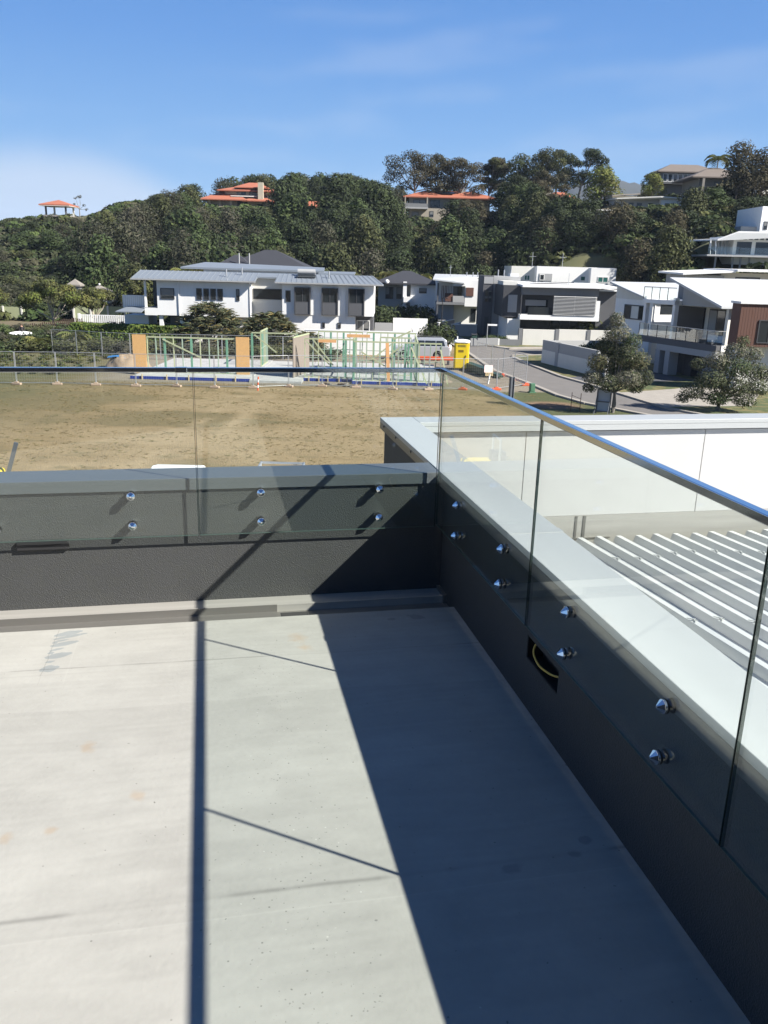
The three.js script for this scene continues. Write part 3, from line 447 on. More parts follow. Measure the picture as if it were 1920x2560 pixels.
{ // long white house behind the building site
  const h = house('long_house', 'long white two-storey house with blue grey metal roof and three charcoal window boxes', -12, 78);
  h.box('upper_wall', -21.15, -12.72, 2.75, 5.95, 78, 86, M.white); h.box('lower_wall', -20.6, -12.72, 0, 2.749, 80.2, 86, M.midGrey); h.box('pier', -21.1, -20.75, 0, 2.749, 78.2, 78.6, M.white); h.box('pier', -19.3, -12.72, 0, 2.749, 78.6, 80.19, M.white);
  const bal = h.box('balcony', -22.35, -21.151, 2.72, 3.36, 78, 81, M.white); h.box('balcony_floor', -22.3, -21.16, 3.361, 3.4, 78.1, 80.9, M.midGrey, bal); h.box('post', -22.33, -22.14, 3.401, 5.8, 78.05, 78.22, M.white); h.box('balcony_wall', -22.3, -21.16, 3.401, 5.8, 81.001, 81.3, M.darkGrey); h.box('balcony_screen', -21.75, -21.2, 3.45, 4.5, 80.2, 80.26, M.lightGrey);
  const sc = h.box('deck_screen', -24.6, -22.36, 3.28, 4.42, 78.9, 79.02, M.white); for (let i = 0; i < 12; i++) h.box('batten', -24.55 + i * 0.185, -24.49 + i * 0.185, 3.3, 4.40, 78.87, 78.899, M.offwhite, sc);
  h.box('deck_base', -24.6, -22.36, 0, 2.6, 79.2, 82, M.white);
  h.slab('awning', [[-24.7, 3.05, 76.9], [-22.36, 3.05, 76.9], [-22.36, 3.42, 78.85], [-24.1, 3.42, 78.85]], 0.08, M.roofBlueGrey);
  h.box('recess_wall', -12.719, -9.76, 0, 6.2, 79.2, 86, M.offwhite); h.win(-12.6, -9.95, 4.34, 5.29, 79.2, 1, 1, { glass: M.glassDark });
  h.box('upper_wall', -9.759, -1.45, 3.1, 5.95, 78, 86, M.white); h.box('lower_wall', -9.759, -3.1, 0, 3.099, 78.05, 86, M.white); h.box('lower_wall', -3.099, -1.5, 0, 3.099, 79.4, 86, M.darkGrey);
  h.win(-20.83, -19.56, 4.18, 5.16, 78, 1, 1); for (const a of [-17.56, -16.91, -16.28, -15.65]) h.win(a, a + 0.5, 4.19, 5.21, 78); h.win(-13.95, -13.64, 4.19, 5.23, 78); h.win(-9.46, -9.0, 4.21, 5.23, 78);
  for (const [a, b] of [[-8.63, -7.17], [-6.16, -4.67], [-3.75, -2.27]]) {
    const w = mesh('window_box', [h.geo(a, a + 0.1, 3.12, 5.54, 77.66, 77.999), h.geo(b - 0.1, b, 3.12, 5.54, 77.66, 77.999), h.geo(a + 0.1, b - 0.1, 5.46, 5.54, 77.66, 77.999), h.geo(a + 0.1, b - 0.1, 3.12, 3.2, 77.66, 77.999), h.geo(a + 0.1, b - 0.1, 4.22, 4.29, 77.72, 77.8)], M.charcoal, h.g);
    mesh('pane', h.geo(a + 0.1, (a + b) / 2 - 0.03, 4.29, 5.46, 77.78, 77.81), M.glassDark, w); mesh('pane', h.geo((a + b) / 2 + 0.03, b - 0.1, 4.29, 5.46, 77.78, 77.81), M.glassDark, w); mesh('mullion', h.geo((a + b) / 2 - 0.03, (a + b) / 2 + 0.03, 4.29, 5.46, 77.74, 77.8), M.charcoal, w); mesh('lower_panel', h.geo(a + 0.1, b - 0.1, 3.2, 4.22, 77.72, 77.8), M.darkGrey, w);
  }
  h.win(-6.15, -5.86, 1.98, 2.47, 78.05); h.win(-4.72, -4.4, 1.99, 2.48, 78.05); h.win(-3.02, -1.78, 0.5, 2.67, 79.4, 2, 1, { frame: M.white });
  const rL = h.slab('roof', [[-23.3, 5.96, 77.4], [-12.12, 5.96, 77.4], [-12.12, 6.66, 80.2], [-23.2, 6.66, 80.2]], 0.14, M.roofBlueGrey), rR = h.slab('roof', [[-10.36, 5.96, 77.4], [-0.55, 5.96, 77.4], [-1.6, 6.66, 80.2], [-10.36, 6.66, 80.2]], 0.14, M.roofBlueGrey); h.slab('roof', [[-12.119, 6.34, 78.85], [-10.361, 6.34, 78.85], [-10.361, 6.66, 80.2], [-12.119, 6.66, 80.2]], 0.14, M.roofBlueGrey); h.slab('roof', [[-23.2, 6.659, 80.21], [-1.6, 6.659, 80.21], [-1.4, 6.2, 87], [-23.2, 6.2, 87]], 0.14, M.roofBlueGrey);
  roofRibs(h, rL, [-23.2, 5.96, 77.42], [-12.2, 5.96, 77.42], [-23.1, 6.66, 80.18], [-12.2, 6.66, 80.18], 22, M.roofBlueGrey); roofRibs(h, rR, [-10.25, 5.96, 77.42], [-0.75, 5.96, 77.42], [-10.25, 6.66, 80.18], [-1.75, 6.66, 80.18], 20, M.roofBlueGrey);
  h.slab('upper_roof', [[-21.2, 6.98, 87.4], [-6.7, 6.95, 87.4], [-6.9, 7.25, 91], [-19.4, 7.5, 91], [-19.4, 7.3, 89], [-21.2, 7.15, 89]].slice(0, 4), 0.18, M.roofBlueGrey); h.box('upper_wall', -19, -7, 6.2, 6.79, 88, 92, M.white); h.slab('upper_roof', [[-7.2, 6.72, 86.5], [-3.6, 6.72, 86.5], [-3.6, 6.9, 90], [-7.2, 6.9, 90]], 0.14, M.roofBlueGrey); h.box('upper_wall', -7, -4, 5.9, 6.58, 87.05, 90, M.black);
  const tk = mesh('water_heater', (() => { const g = new THREE.CylinderGeometry(0.26, 0.26, 1.6, 16); g.rotateZ(Math.PI / 2); const p = h.pt(-7.7, 6.86, 79.6); g.translate(...p); return g; })(), M.lightGrey, h.g); h.slab('collector', [[-8.6, 6.43, 78.7], [-6.8, 6.43, 78.7], [-6.8, 6.62, 79.3], [-8.6, 6.62, 79.3]], 0.06, M.glassDark, tk);
  for (const [u, y, v] of [[-14.9, 6.35, 78.6], [-5.6, 6.4, 79], [-13.6, 6.5, 79.3]]) mesh('flue', bar(h.pt(u, y, v), h.pt(u, y + 0.6, v), 0.07), M.galv, h.g);
  h.box('gutter', -23.3, -12.13, 5.84, 5.95, 77.28, 77.395, M.lightGrey); h.box('gutter', -10.35, -0.6, 5.84, 5.95, 77.28, 77.395, M.lightGrey);
  for (const u of [-19.2, -12.65, -4.1]) mesh('downpipe', h.geo(u, u + 0.1, 2.75, 5.8, 77.9, 77.999), M.white, h.g);
}
{ const h = house('hip_roofed_house', 'house with a charcoal hip roof rising behind the long white house', -14.8, 106); h.box('wall', -19, -10.5, 0, 7.0, 104, 112, M.midGrey); mesh('roof', hipRoof(-4.4, 4.4, -5, 3, 7.2, 1.9, 4.2), M.roofDark, h.g); mesh('wing_roof', hipRoof(-5.6, -1.6, -0.5, 4.4, 6.9, 1.5, 2.2), M.roofDark, h.g); for (const u of [-17.8, -16.6]) mesh('flue', bar(h.pt(u, 7.4, 102), h.pt(u, 8.6, 102), 0.09), M.lightGrey, h.g); }
{ const h = house('hip_roofed_house', 'white house with a charcoal hip roof and chimney at the end of the street', 2.3, 120); h.box('wall', -1.6, 2.85, 2.2, 5.2, 119.4, 127, M.lightGrey); h.box('wall', 2.86, 6.3, 0.6, 5.2, 118, 127, M.white); h.box('lower_wall', -1.6, 2.85, 0, 2.199, 120, 127, M.offwhite); h.box('pillar', 1.8, 2.3, 0, 5.6, 117.4, 117.9, M.white); mesh('roof', hipRoof(-4.1, 4.2, -7, 2.2, 5.4, 1.6, 4.1), M.roofDark, h.g); h.win(4.0, 5.05, 4.1, 4.8, 118, 1, 1); h.win(-0.6, 0.5, 3.2, 4.8, 119.4, 2, 1); h.win(0.9, 1.7, 3.2, 4.8, 119.4); h.box('balcony', 1.9, 3.0, 2.9, 3.6, 117, 117.9, M.white); mesh('satellite_dish', (() => { const g = new THREE.SphereGeometry(0.35, 10, 6, 0, 6.3, 0, 1); g.rotateX(1.2); g.translate(...h.pt(-0.4, 5.5, 117.2)); return g; })(), M.white, h.g); }
{ // white and timber modern house
  const h = house('modern_house', 'white modern house with a skillion roof and rusty timber screens', 8.5, 110); h.box('wall', 6.2, 11.8, 0.4, 6.2, 110.5, 119, M.white); h.box('upper_box', 9.45, 11.9, 2.95, 6.13, 108, 110.49, M.white); h.box('upper_box', 7.92, 9.449, 5.4, 6.1, 107.6, 110.49, M.white); h.slab('roof', [[5.3, 6.2, 107.2], [9.2, 5.85, 107.2], [12.2, 6.75, 114], [5.9, 6.75, 114]], 0.16, M.roofPale); h.box('deck', 5.9, 9.44, 3.1, 3.4, 108, 110.49, M.midGrey); h.box('post', 5.95, 6.15, 0.4, 5.7, 108.05, 108.25, M.darkGrey); h.box('glass_screen', 7.95, 9.4, 3.41, 4.2, 108, 108.04, M.lightGrey);
  const sc = h.box('timber_screen', 9.55, 10.5, 4.2, 5.24, 107.9, 107.99, M.rustTimber); for (let i = 0; i < 8; i++) h.box('slat', 6.5 + i * 0.2, 6.6 + i * 0.2, 3.55, 5.4, 108.3, 108.36, i < 4 ? M.rustTimber : M.lightGrey); h.box('timber_panel', 7.0, 7.94, 3.5, 4.5, 108.1, 108.2, M.rustTimber);
  h.win(11.15, 11.78, 4.45, 5.02, 108); h.win(8.1, 9.3, 3.5, 5.3, 110.5, 2, 1); h.win(10.5, 11.2, 0.9, 2.6, 110.5); h.box('lower_wall', 5.95, 8.2, 0.4, 3.09, 109, 110.49, M.lightGrey); for (const u of [9.9, 10.7, 11.3]) mesh('flue', bar(h.pt(u, 6.5, 112), h.pt(u, 7.1, 112), 0.07), M.galv, h.g); mesh('aerial', [bar(h.pt(7.7, 6.4, 111), h.pt(7.7, 7.9, 111), 0.04), bar(h.pt(7.5, 7.6, 111), h.pt(7.9, 7.6, 111), 0.025)], M.galv, h.g); }
{ const h = house('modern_house', 'tall grey box house with a dark stair tower beside the white modern house', 12.4, 99); h.box('tower', 10.6, 11.75, 0.2, 6.82, 98, 104, M.darkGrey); h.box('wall', 11.751, 13.5, 0.2, 6.78, 98.2, 106, M.lightGrey); h.box('parapet_panel', 10.65, 11.7, 5.95, 6.7, 97.94, 97.999, M.lightGrey); h.win(10.8, 11.65, 3.9, 5.27, 98, 2, 2); h.win(12.6, 13.05, 3.75, 5.2, 98.2); h.box('roof_box', 13.4, 15.0, 6.0, 6.78, 99.5, 105, M.lightGrey); h.box('door', 10.95, 11.4, 0.2, 2.3, 97.95, 97.999, M.charcoal); h.box('wall', 13.501, 15.3, 0.2, 5.9, 99, 106, M.midGrey); h.box('plant_box', 14.0, 15.0, 6.78, 7.1, 101, 103, M.white); for (const u of [12.7, 13.4, 14.2]) mesh('flue', bar(h.pt(u, 6.7, 102), h.pt(u, 7.5, 102), 0.08), M.galv, h.g); }
{ const h = house('block_house', 'tall white flat-roofed house with green windows rising behind the louvred house', 24, 122); h.box('wall', 17.3, 20.6, 0, 8.05, 124, 132, M.offwhite); h.box('wall', 20.601, 31.5, 0, 8.1, 122, 132, M.white); h.box('loggia', 20.95, 22.8, 6.15, 7.11, 121.94, 121.999, M.lightGrey); h.box('bay', 27.9, 31.4, 5, 8.05, 120.6, 121.999, M.white); h.win(19.2, 20.0, 6.1, 6.85, 124, 2, 1, { glass: M.glassGreen, frame: M.white }); h.win(21.05, 21.7, 6.2, 7.0, 121.94, 1, 1, { frame: M.white }); h.win(26.8, 27.5, 6.25, 6.9, 122, 1, 1, { glass: M.glassGreen, frame: M.white }); h.win(28.9, 30.35, 6.13, 6.88, 120.6, 2, 1, { glass: M.glassGreen, frame: M.white }); for (const u of [20.2, 24.5]) mesh('aerial', [bar(h.pt(u, 8, 124), h.pt(u, 10, 124), 0.04), bar(h.pt(u - 0.5, 9.4, 124), h.pt(u + 0.5, 9.4, 124), 0.03)], M.galv, h.g); }
{ // louvred house
  const h = house('modern_house', 'grey modern house with white louvre screen and long flat white roof on the corner', 17.8, 90); h.box('upper_wall', 14.0, 22.0, 2.6, 5.06, 92, 100, M.darkGrey); h.box('side_wall', 12.0, 13.85, 2.7, 5.95, 91, 100, M.charcoal); h.box('fascia', 13.851, 21.9, 5.06, 5.82, 90.2, 100, M.midGrey); h.box('side_panel', 12.55, 13.5, 3.2, 5.0, 90.92, 90.999, M.lightGrey); h.slab('roof', [[13.75, 6.06, 89.4], [23.6, 6.1, 89.4], [23.9, 6.25, 101], [13.75, 6.25, 101]], 0.22, M.white); h.box('low_roof', 21.9, 24.1, 5.62, 5.75, 89.8, 95, M.white); h.box('upper_wall', 22.001, 24.0, 1, 5.61, 91, 99, M.darkGrey); h.box('roof_box', 12.2, 13.8, 5.951, 6.35, 93, 98, M.offwhite);
  const b = h.box('balcony', 13.7, 22.0, 2.55, 3.05, 89.6, 91.999, M.white); h.box('balustrade', 14.5, 17.3, 3.051, 3.85, 89.7, 89.74, M.glassDark, b); h.box('blind', 14.5, 16.7, 3.9, 4.5, 91.7, 91.76, M.lightGrey); h.win(14.6, 17.0, 3.1, 4.6, 92, 2, 1); h.box('column', 21.55, 22.0, 3.051, 4.62, 89.7, 90.2, M.white); h.box('column', 13.72, 13.82, 3.051, 5.05, 89.7, 89.8, M.charcoal);
  const lf = mesh('louvre_frame', [h.geo(17.16, 17.26, 3.06, 5.04, 89.62, 89.74), h.geo(21.45, 21.54, 3.06, 5.04, 89.62, 89.74), h.geo(19.3, 19.38, 3.06, 5.04, 89.62, 89.74)], M.lightGrey, h.g); for (let i = 0; i < 14; i++) mesh('louvre', slabFrom([h.pt(17.1, 3.14 + i * 0.14, 89.5), h.pt(21.6, 3.14 + i * 0.14, 89.5), h.pt(21.6, 3.2 + i * 0.14, 89.62), h.pt(17.1, 3.2 + i * 0.14, 89.62)], 0.02), M.lightGrey, lf);
  h.box('ground_wall', 12.55, 13.9, 0, 2.54, 90.5, 98, M.white); h.box('ground_wall', 13.901, 22, 0, 2.54, 92.3, 98, M.charcoal); h.win(17.4, 21.6, 0.8, 2.4, 92.3, 4, 1); mesh('aerial', bar(h.pt(19.2, 6.1, 93), h.pt(19.2, 7.3, 93), 0.03), M.galv, h.g); h.box('solar_panel', 15.5, 20, 6.3, 6.36, 94, 97, M.glassDark); }
{ const w = thing('boundary_wall', 'white rendered boundary wall with grey piers in front of the louvred house', 'wall', [18, 0, 88.2]); const q = (n, a, b, y0, y1, m) => mesh(n, bx(a - 18, b - 18, y0, y1, -0.2, 0.2), m, w); q('panel', 13.9, 17.25, 0.06, 1.66, M.offwhite); q('panel', 17.65, 20.5, 0.06, 1.74, M.offwhite); q('panel', 20.9, 24, 0.06, 1.74, M.offwhite); for (const a of [13.46, 17.26, 20.51]) mesh('pier', bx(a - 18, a + 0.38 - 18, 0.06, 1.72, -0.26, 0.26), M.midGrey, w); }
{ const w = thing('garden_wall', 'low grey garden wall on the street corner', 'wall', [11.3, 0, 87]); mesh('panel', bx(-0.1, 2.1, 0.06, 0.68, -0.1, 0.1), M.midGrey, w); mesh('panel', (() => { const g = bx(-3.4, -0.12, 0.06, 0.8, -0.1, 0.1); g.rotateY(0.45); return g; })(), M.midGrey, w); mesh('pier', bx(-0.12, 0.08, 0.06, 0.72, -0.12, 0.12), M.white, w); }
for (const [u, v, l, t, lab] of [[6.9, 103, 7.5, 1.25, 'white garden wall climbing beside the side street'], [8.6, 97.6, 3.0, 0.12, 'short white garden wall below the grey box house'], [7.9, 99, 4, 1.3, 'white garden wall returning to the grey box house']]) { const w = thing('garden_wall', lab, 'wall', [u, 0, v], t); mesh('panel', bx(-l / 2, l / 2, 0.05, 1.35, -0.1, 0.1), M.lightGrey, w); mesh('coping', bx(-l / 2 - 0.02, l / 2 + 0.02, 1.351, 1.42, -0.13, 0.13), M.white, w); }
{ // white boundary wall behind the building site
  const w = thing('boundary_wall', 'long low white wall in front of the long white house', 'wall', [-2.2, 0, 74.5]); mesh('panel', bx(-5.2, 4.7, 0, 2.02, -0.12, 0.12), M.white, w); mesh('coping', bx(-5.22, 4.72, 2.021, 2.08, -0.15, 0.15), M.white, w); mesh('return_panel', bx(4.45, 4.68, 0, 1.9, -9, -0.121), M.white, w); }
{ const w = thing('garden_wall', 'white courtyard wall at the end of the long white house', 'wall', [1.6, 0, 84]); mesh('panel', bx(-1.2, 2.2, 0, 2.7, -0.1, 0.1), M.white, w); mesh('panel', bx(-3.0, -1.21, 0, 2.2, -0.08, 0.08), M.lightGrey, w); }
{ // retaining wall with planting along the street, shade painted as a grey upper band
  const A = Math.atan2(8.9, 2.55), w = thing('garden_wall', 'white street wall with shade painted on its upper band around a planted courtyard', 'wall', [14.4, 0, 67.1], Math.PI - A);
  mesh('panel', bx(-4.6, 4.6, 0.05, 1.15, -0.14, 0.14), M.offwhite, w); mesh('painted_shade_band', bx(-4.6, 4.6, 1.151, 1.95, -0.12, 0.12), M.lightGrey, w); mesh('pier', bx(1.6, 2.1, 0.05, 1.95, -0.17, 0.17), M.lightGrey, w); mesh('return_panel', bx(4.3, 4.6, 0.05, 1.9, 0.141, 8), M.lightGrey, w); mesh('gate', bx(-5.6, -4.62, 0.05, 1.7, -0.05, 0.05), M.charcoal, w); mesh('pier', bx(-5.9, -5.61, 0.05, 1.6, -0.15, 0.15), M.white, w); }
// houses along the street to the right: local frame a along the street front (away), b towards the rear
function streetHouse(name, label, cu, cv) { const g = thing(name, label, 'house', [cu, 0, cv], 1.907); return g; } // local +x runs away along the street front, +z towards the rear
{ // house with the white gable
  const g = streetHouse('gabled_house', 'white house with an angular pale roof behind the street tree', 22.4, 73.0), B = (n, a, b, y0, y1, c, d, m, p = g) => mesh(n, bx(a, b, y0, y1, c, d), m, p);
  g.scale.x = 0.65; B('wall', 0, 8.5, 0, 5.3, 0, 7, M.white); mesh('gable', polyhedron([[[0, 5.301, 0], [8.5, 5.301, 0], [8.5, 6.5, 0]], [[8.5, 5.301, 7], [0, 5.301, 7], [8.5, 6.5, 7]], [[8.5, 5.301, 0], [8.5, 5.301, 7], [8.5, 6.5, 7], [8.5, 6.5, 0]]]), M.offwhite, g); mesh('roof', slabFrom([[-0.6, 5.42, -0.6], [-0.6, 5.42, 7.6], [9, 6.75, 7.6], [9, 6.75, -0.6]], 0.14), M.roofPale, g);
  const w = mesh('window', [bx(1.2, 6.2, 3.6, 3.7, -0.06, 0.02), bx(1.2, 6.2, 4.75, 4.85, -0.06, 0.02), bx(1.2, 1.3, 3.7, 4.75, -0.06, 0.02), bx(6.1, 6.2, 3.7, 4.75, -0.06, 0.02), bx(2.8, 2.9, 3.7, 4.75, -0.06, 0.02), bx(4.6, 4.7, 3.7, 4.75, -0.06, 0.02)], M.charcoal, g); B('pane', 1.3, 2.8, 3.7, 4.75, -0.03, -0.01, M.glassDark, w); B('blind', 2.9, 4.6, 3.7, 4.75, -0.03, -0.01, M.offwhite, w); B('pane', 4.7, 6.1, 3.7, 4.75, -0.03, -0.01, M.glassDark, w); B('side_window', -0.05, -0.001, 4.2, 5.0, 0.8, 2.0, M.glassDark); mesh('downpipe', bar([-0.1, 0, 0.2], [-0.1, 5.3, 0.2], 0.06), M.white, g); }
{ // big balcony house
  const g = streetHouse('balcony_house', 'two-storey house with a wide white roof, glass balconies and double garage', 23.55, 60.2), B = (n, a, b, y0, y1, c, d, m, p = g) => mesh(n, bx(a, b, y0, y1, c, d), m, p);
  B('ground_wall', 0.2, 9.2, 0, 2.2, 1.6, 9, M.darkGrey); B('beam', -0.1, 6.6, 1.85, 2.3, -0.4, 1.8, M.lightGrey); for (const a of [5.0, 6.2]) B('column', a, a + 0.55, 0, 1.849, -0.35, 0.5, M.lightGrey); const gd = B('garage_door', 0.5, 3.4, 0, 1.75, 1.52, 1.59, M.lightGrey); for (let i = 0; i < 4; i++) B('panel', 0.55, 3.35, 0.05 + i * 0.43, 0.44 + i * 0.43, 1.49, 1.519, M.lightGrey, gd); B('stair_wall', 4.0, 4.9, 0, 1.84, 1.0, 1.58, M.charcoal);
  B('upper_floor', -0.1, 9.2, 2.301, 2.75, -0.4, 9, M.darkGrey); B('rear_wall', 0.2, 9.2, 2.751, 5.3, 3.0, 9, M.offwhite); B('south_wall', -0.1, 0.19, 2.751, 5.35, 0.3, 9, M.offwhite); for (const a of [5.2, 8.8]) B('column', a, a + 0.3, 2.751, 5.8, -0.2, 0.15, M.white); B('dark_opening', 5.6, 8.7, 2.76, 5.1, 2.85, 2.99, M.black); const sl = B('sliding_doors', 0.5, 5.1, 2.76, 5.05, 2.94, 2.99, M.charcoal); for (let i = 0; i < 5; i++) B('pane', 0.6 + i * 0.9, 1.4 + i * 0.9, 2.85, 4.95, 2.9, 2.935, i % 2 ? M.glassDark : M.lightGrey, sl);
  const bal = mesh('balcony_rail', [bx(-0.1, 9.2, 3.72, 3.77, -0.36, -0.31), bx(-0.1, -0.05, 3.72, 3.77, -0.31, 0.29)], M.galv, g); for (let i = 0; i < 8; i++) { mesh('glass_panel', bx(-0.05 + i * 1.155, 1.06 + i * 1.155, 2.8, 3.7, -0.345, -0.325), M.farPane, bal); mesh('post', bx(1.065 + i * 1.155, 1.1 + i * 1.155, 2.752, 3.72, -0.36, -0.31), M.charcoal, bal); }
  B('bench', 1.2, 3.4, 2.752, 3.25, 1.6, 2.2, M.white); B('seat', 6.0, 7.2, 2.752, 3.2, 1.2, 2.0, M.lightGrey);
  const roof = mesh('roof', slabFrom([[-0.8, 5.5, -1.0], [-0.8, 5.5, 9.6], [5.2, 7.3, 9.6], [5.2, 7.3, -1.0]], 0.16), M.roofPale, g); mesh('gable_wall', polyhedron([[[0, 5.3, 0.3], [5.1, 5.3, 0.3], [5.1, 7.0, 0.3]], [[5.1, 5.3, 0.3], [5.1, 5.3, 9], [5.1, 7.0, 9], [5.1, 7.0, 0.3]]]), M.lightGrey, g);
  B('upper_terrace', 5.2, 9.2, 5.301, 5.6, -0.3, 9, M.white); const ur = mesh('terrace_rail', [bx(5.2, 9.2, 6.5, 6.55, -0.26, -0.22)], M.charcoal, g); for (let i = 0; i < 4; i++) { mesh('glass_panel', bx(5.25 + i, 6.15 + i, 5.65, 6.48, -0.25, -0.23), M.farPane, ur); mesh('post', bx(6.17 + i, 6.21 + i, 5.601, 6.5, -0.26, -0.22), M.charcoal, ur); } B('terrace_room', 6.2, 9.2, 5.601, 7.3, 3, 9, M.midGrey); for (const z of [0.9]) mesh('downpipe', bar([-0.2, 2.3, z], [-0.2, 5.4, z], 0.06), M.white, g); B('side_band', -0.16, -0.101, 2.3, 2.75, 0, 9, M.white); }
{ const h = house('timber_box_house', 'rust brown timber clad box beside the balcony house', 25.5, 57); h.box('ground_wall', 23.6, 31, 0, 3.05, 57, 58.5, M.offwhite); const w = h.box('clad_wall', 23.0, 31, 3.051, 5.8, 56.2, 57.6, M.rustTimber); for (let i = 0; i < 42; i++) h.box('board', 23.02 + i * 0.19, 23.195 + i * 0.19, 3.06, 5.79, 56.16, 56.199, M.rustTimber, w); h.box('roof_edge', 22.9, 31, 5.801, 5.95, 56.05, 57.7, M.white); h.win(24.3, 25.8, 3.3, 4.8, 56.16, 2, 1); h.box('rear_block', 27.5, 31, 0, 5.7, 58.6, 62, M.offwhite); }
{ const h = house('hillside_house', 'white hillside house with a wide glass deck on tall poles', 40, 104, 0, null, 6); h.box('wall', 39.9, 50, 8.8, 12.0, 102.2, 110, M.white); h.slab('roof', [[37.4, 11.5, 100.6], [39.6, 12.4, 100.4], [51, 12.45, 100.4], [51, 12.6, 111], [37.4, 11.7, 111]], 0.18, M.white); const d = h.box('deck', 36.2, 50, 9.6, 9.8, 100, 110, M.lightGrey); h.box('glass_panel', 36.25, 39.8, 9.82, 10.65, 100.05, 100.09, M.farPane, d); h.box('glass_panel', 39.9, 50, 9.82, 10.6, 100.05, 100.09, M.farPane, d); for (const u of [37.6, 39.6, 40.5, 41.5, 44]) mesh('pole', bar(h.pt(u, 5.2, 101), h.pt(u, 9.59, 101), 0.12), M.lightGrey, h.g); h.win(40.2, 42.1, 9.85, 11.4, 102.2, 1, 1, { frame: M.white }); h.win(42.4, 44.6, 9.85, 11.4, 102.2, 1, 1, { frame: M.white }); for (let i = 0; i < 6; i++) h.win(40.2 + i * 0.66, 40.8 + i * 0.66, 11.5, 11.85, 102.2, 1, 1, { frame: M.white }); for (const u of [38.4, 38.8, 39.2, 39.6]) h.box('column', u, u + 0.14, 9.81, 11.5, 103, 103.15, M.lightGrey); for (const u of [37, 37.6]) mesh('umbrella', [bar(h.pt(u, 9.8, 101.2), h.pt(u - 0.15, 11.3, 101.2), 0.03), bar(h.pt(u - 0.1, 10.7, 101.2), h.pt(u - 0.16, 11.4, 101.2), 0.1, 0.04)], M.white, h.g); }
{ const h = house('flat_roofed_house', 'low house with flat white roof edges below the glass deck house', 33, 87.5, 0, null, 2); h.box('wall', 29.6, 33.5, 2, 7.5, 87, 93, M.lightGrey); h.box('wall', 33.501, 40, 2, 7.8, 88, 94, M.offwhite); h.slab('roof', [[29, 7.66, 86], [34.2, 8.0, 86], [34.2, 8.1, 94], [29, 7.8, 94]], 0.18, M.white); h.slab('roof', [[34.201, 8.12, 85.6], [41, 8.14, 85.6], [41, 8.24, 95], [34.201, 8.22, 95]], 0.2, M.white); h.win(30.2, 31.2, 6.4, 7.1, 87, 2, 1); h.win(35, 37.5, 6.4, 7.4, 88, 2, 1); }
// ---- houses on the hill
{ const h = house('hill_villa', 'rambling villa with stacked terracotta roofs and a tall chimney on the wooded ridge', -32, 192, 0, null, 17); h.box('wall', -39.8, -26, 17, 20.2, 190, 198, M.cream); h.box('wall', -36, -25.2, 20.201, 22.2, 191, 198, M.cream); h.box('dark_opening', -33.2, -31.0, 17.8, 20.1, 189.9, 189.999, M.black); h.box('dark_opening', -29, -27.8, 18, 19.6, 189.9, 189.999, M.black); const R = (x0, x1, z0, z1, y, hh, ins) => mesh('roof', hipRoof(x0 + 32, x1 + 32, -(z1 - 192), -(z0 - 192), y - 17, hh, ins, 0.9), M.terracotta, h.g); R(-40, -31.6, 188.6, 196, 20.3, 1.7, 3.6); R(-31, -26, 188.6, 194, 20.2, 1.0, 2.4); R(-36.6, -25, 190.5, 197, 22.3, 1.0, 3.4); R(-33, -27.4, 191, 196.5, 23.0, 1.2, 2.6); h.box('chimney', -28.6, -27.5, 20.2, 23.9, 188.8, 189.8, M.cream); h.box('pergola', -34.5, -29, 21.0, 21.2, 189.2, 190.9, M.offwhite); h.win(-33.5, -31.5, 21.0, 22.1, 191, 2, 1); h.win(-30.8, -29.2, 21, 22.1, 191, 2, 1); for (const u of [-39.2, -37, -34.6]) h.box('column', u, u + 0.4, 17.2, 20.2, 188.9, 189.3, M.cream); }
{ const h = house('hill_cottage', 'small terracotta roof poking through the trees below the villa', -17, 191, 0, null, 16.5); h.box('wall', -19, -14.8, 16.5, 19.4, 189.5, 194, M.cream); mesh('roof', hipRoof(-2, 2.2, -3, 1.5, 2.9, 1.2, 1.6), M.terracotta, h.g); }
{ const h = house('hill_apartments', 'beige apartment house with a terracotta roof and shaded balconies on the ridge', 8, 180, 0, null, 15); h.box('wall', 3.4, 11.6, 15, 20.95, 178, 188, mat('beige', [0.30, 0.27, 0.22], 0.8)); h.box('wall', 11.601, 20, 15, 20.95, 181, 188, M.beige); mesh('roof', hipRoof(-5.4, 12.6, -8, 2.6, 6.05, 1.6, 4.5, 0.4), M.terracotta, h.g); for (const [a, b] of [[4.2, 6.8], [7.6, 9.6]]) h.win(a, b, 19.1, 20.5, 178, 2, 1); h.win(4.0, 5.4, 16.9, 18.2, 178); h.win(7.6, 8.4, 17.3, 18.4, 178); const b = h.box('balcony', 2.4, 7.2, 18.7, 19.0, 176.6, 177.999, M.lightGrey); h.box('balustrade', 2.45, 7.15, 19.01, 19.7, 176.65, 176.7, M.midGrey, b); for (const u of [2.5, 6.9]) h.box('post', u, u + 0.22, 15, 20.9, 176.7, 176.9, M.beige); h.slab('solar_panel', [[10, 21.9, 178.6], [12.4, 21.9, 178.6], [12.4, 22.2, 180], [10, 22.2, 180]], 0.05, M.glassDark); }
{ const h = house('hill_cottage', 'terracotta roofs glimpsed between tall trunks on the right of the ridge', 33, 187, 0, null, 18); h.box('wall', 27, 38, 18, 22, 186, 192, M.cream); mesh('roof', hipRoof(-6.2, -2.8, -4, 1.4, 3.9, 1.3, 1.5), M.terracotta, h.g); mesh('roof', hipRoof(-0.4, 4.8, -4, 1.4, 4.1, 1.4, 2), M.terracotta, h.g); }
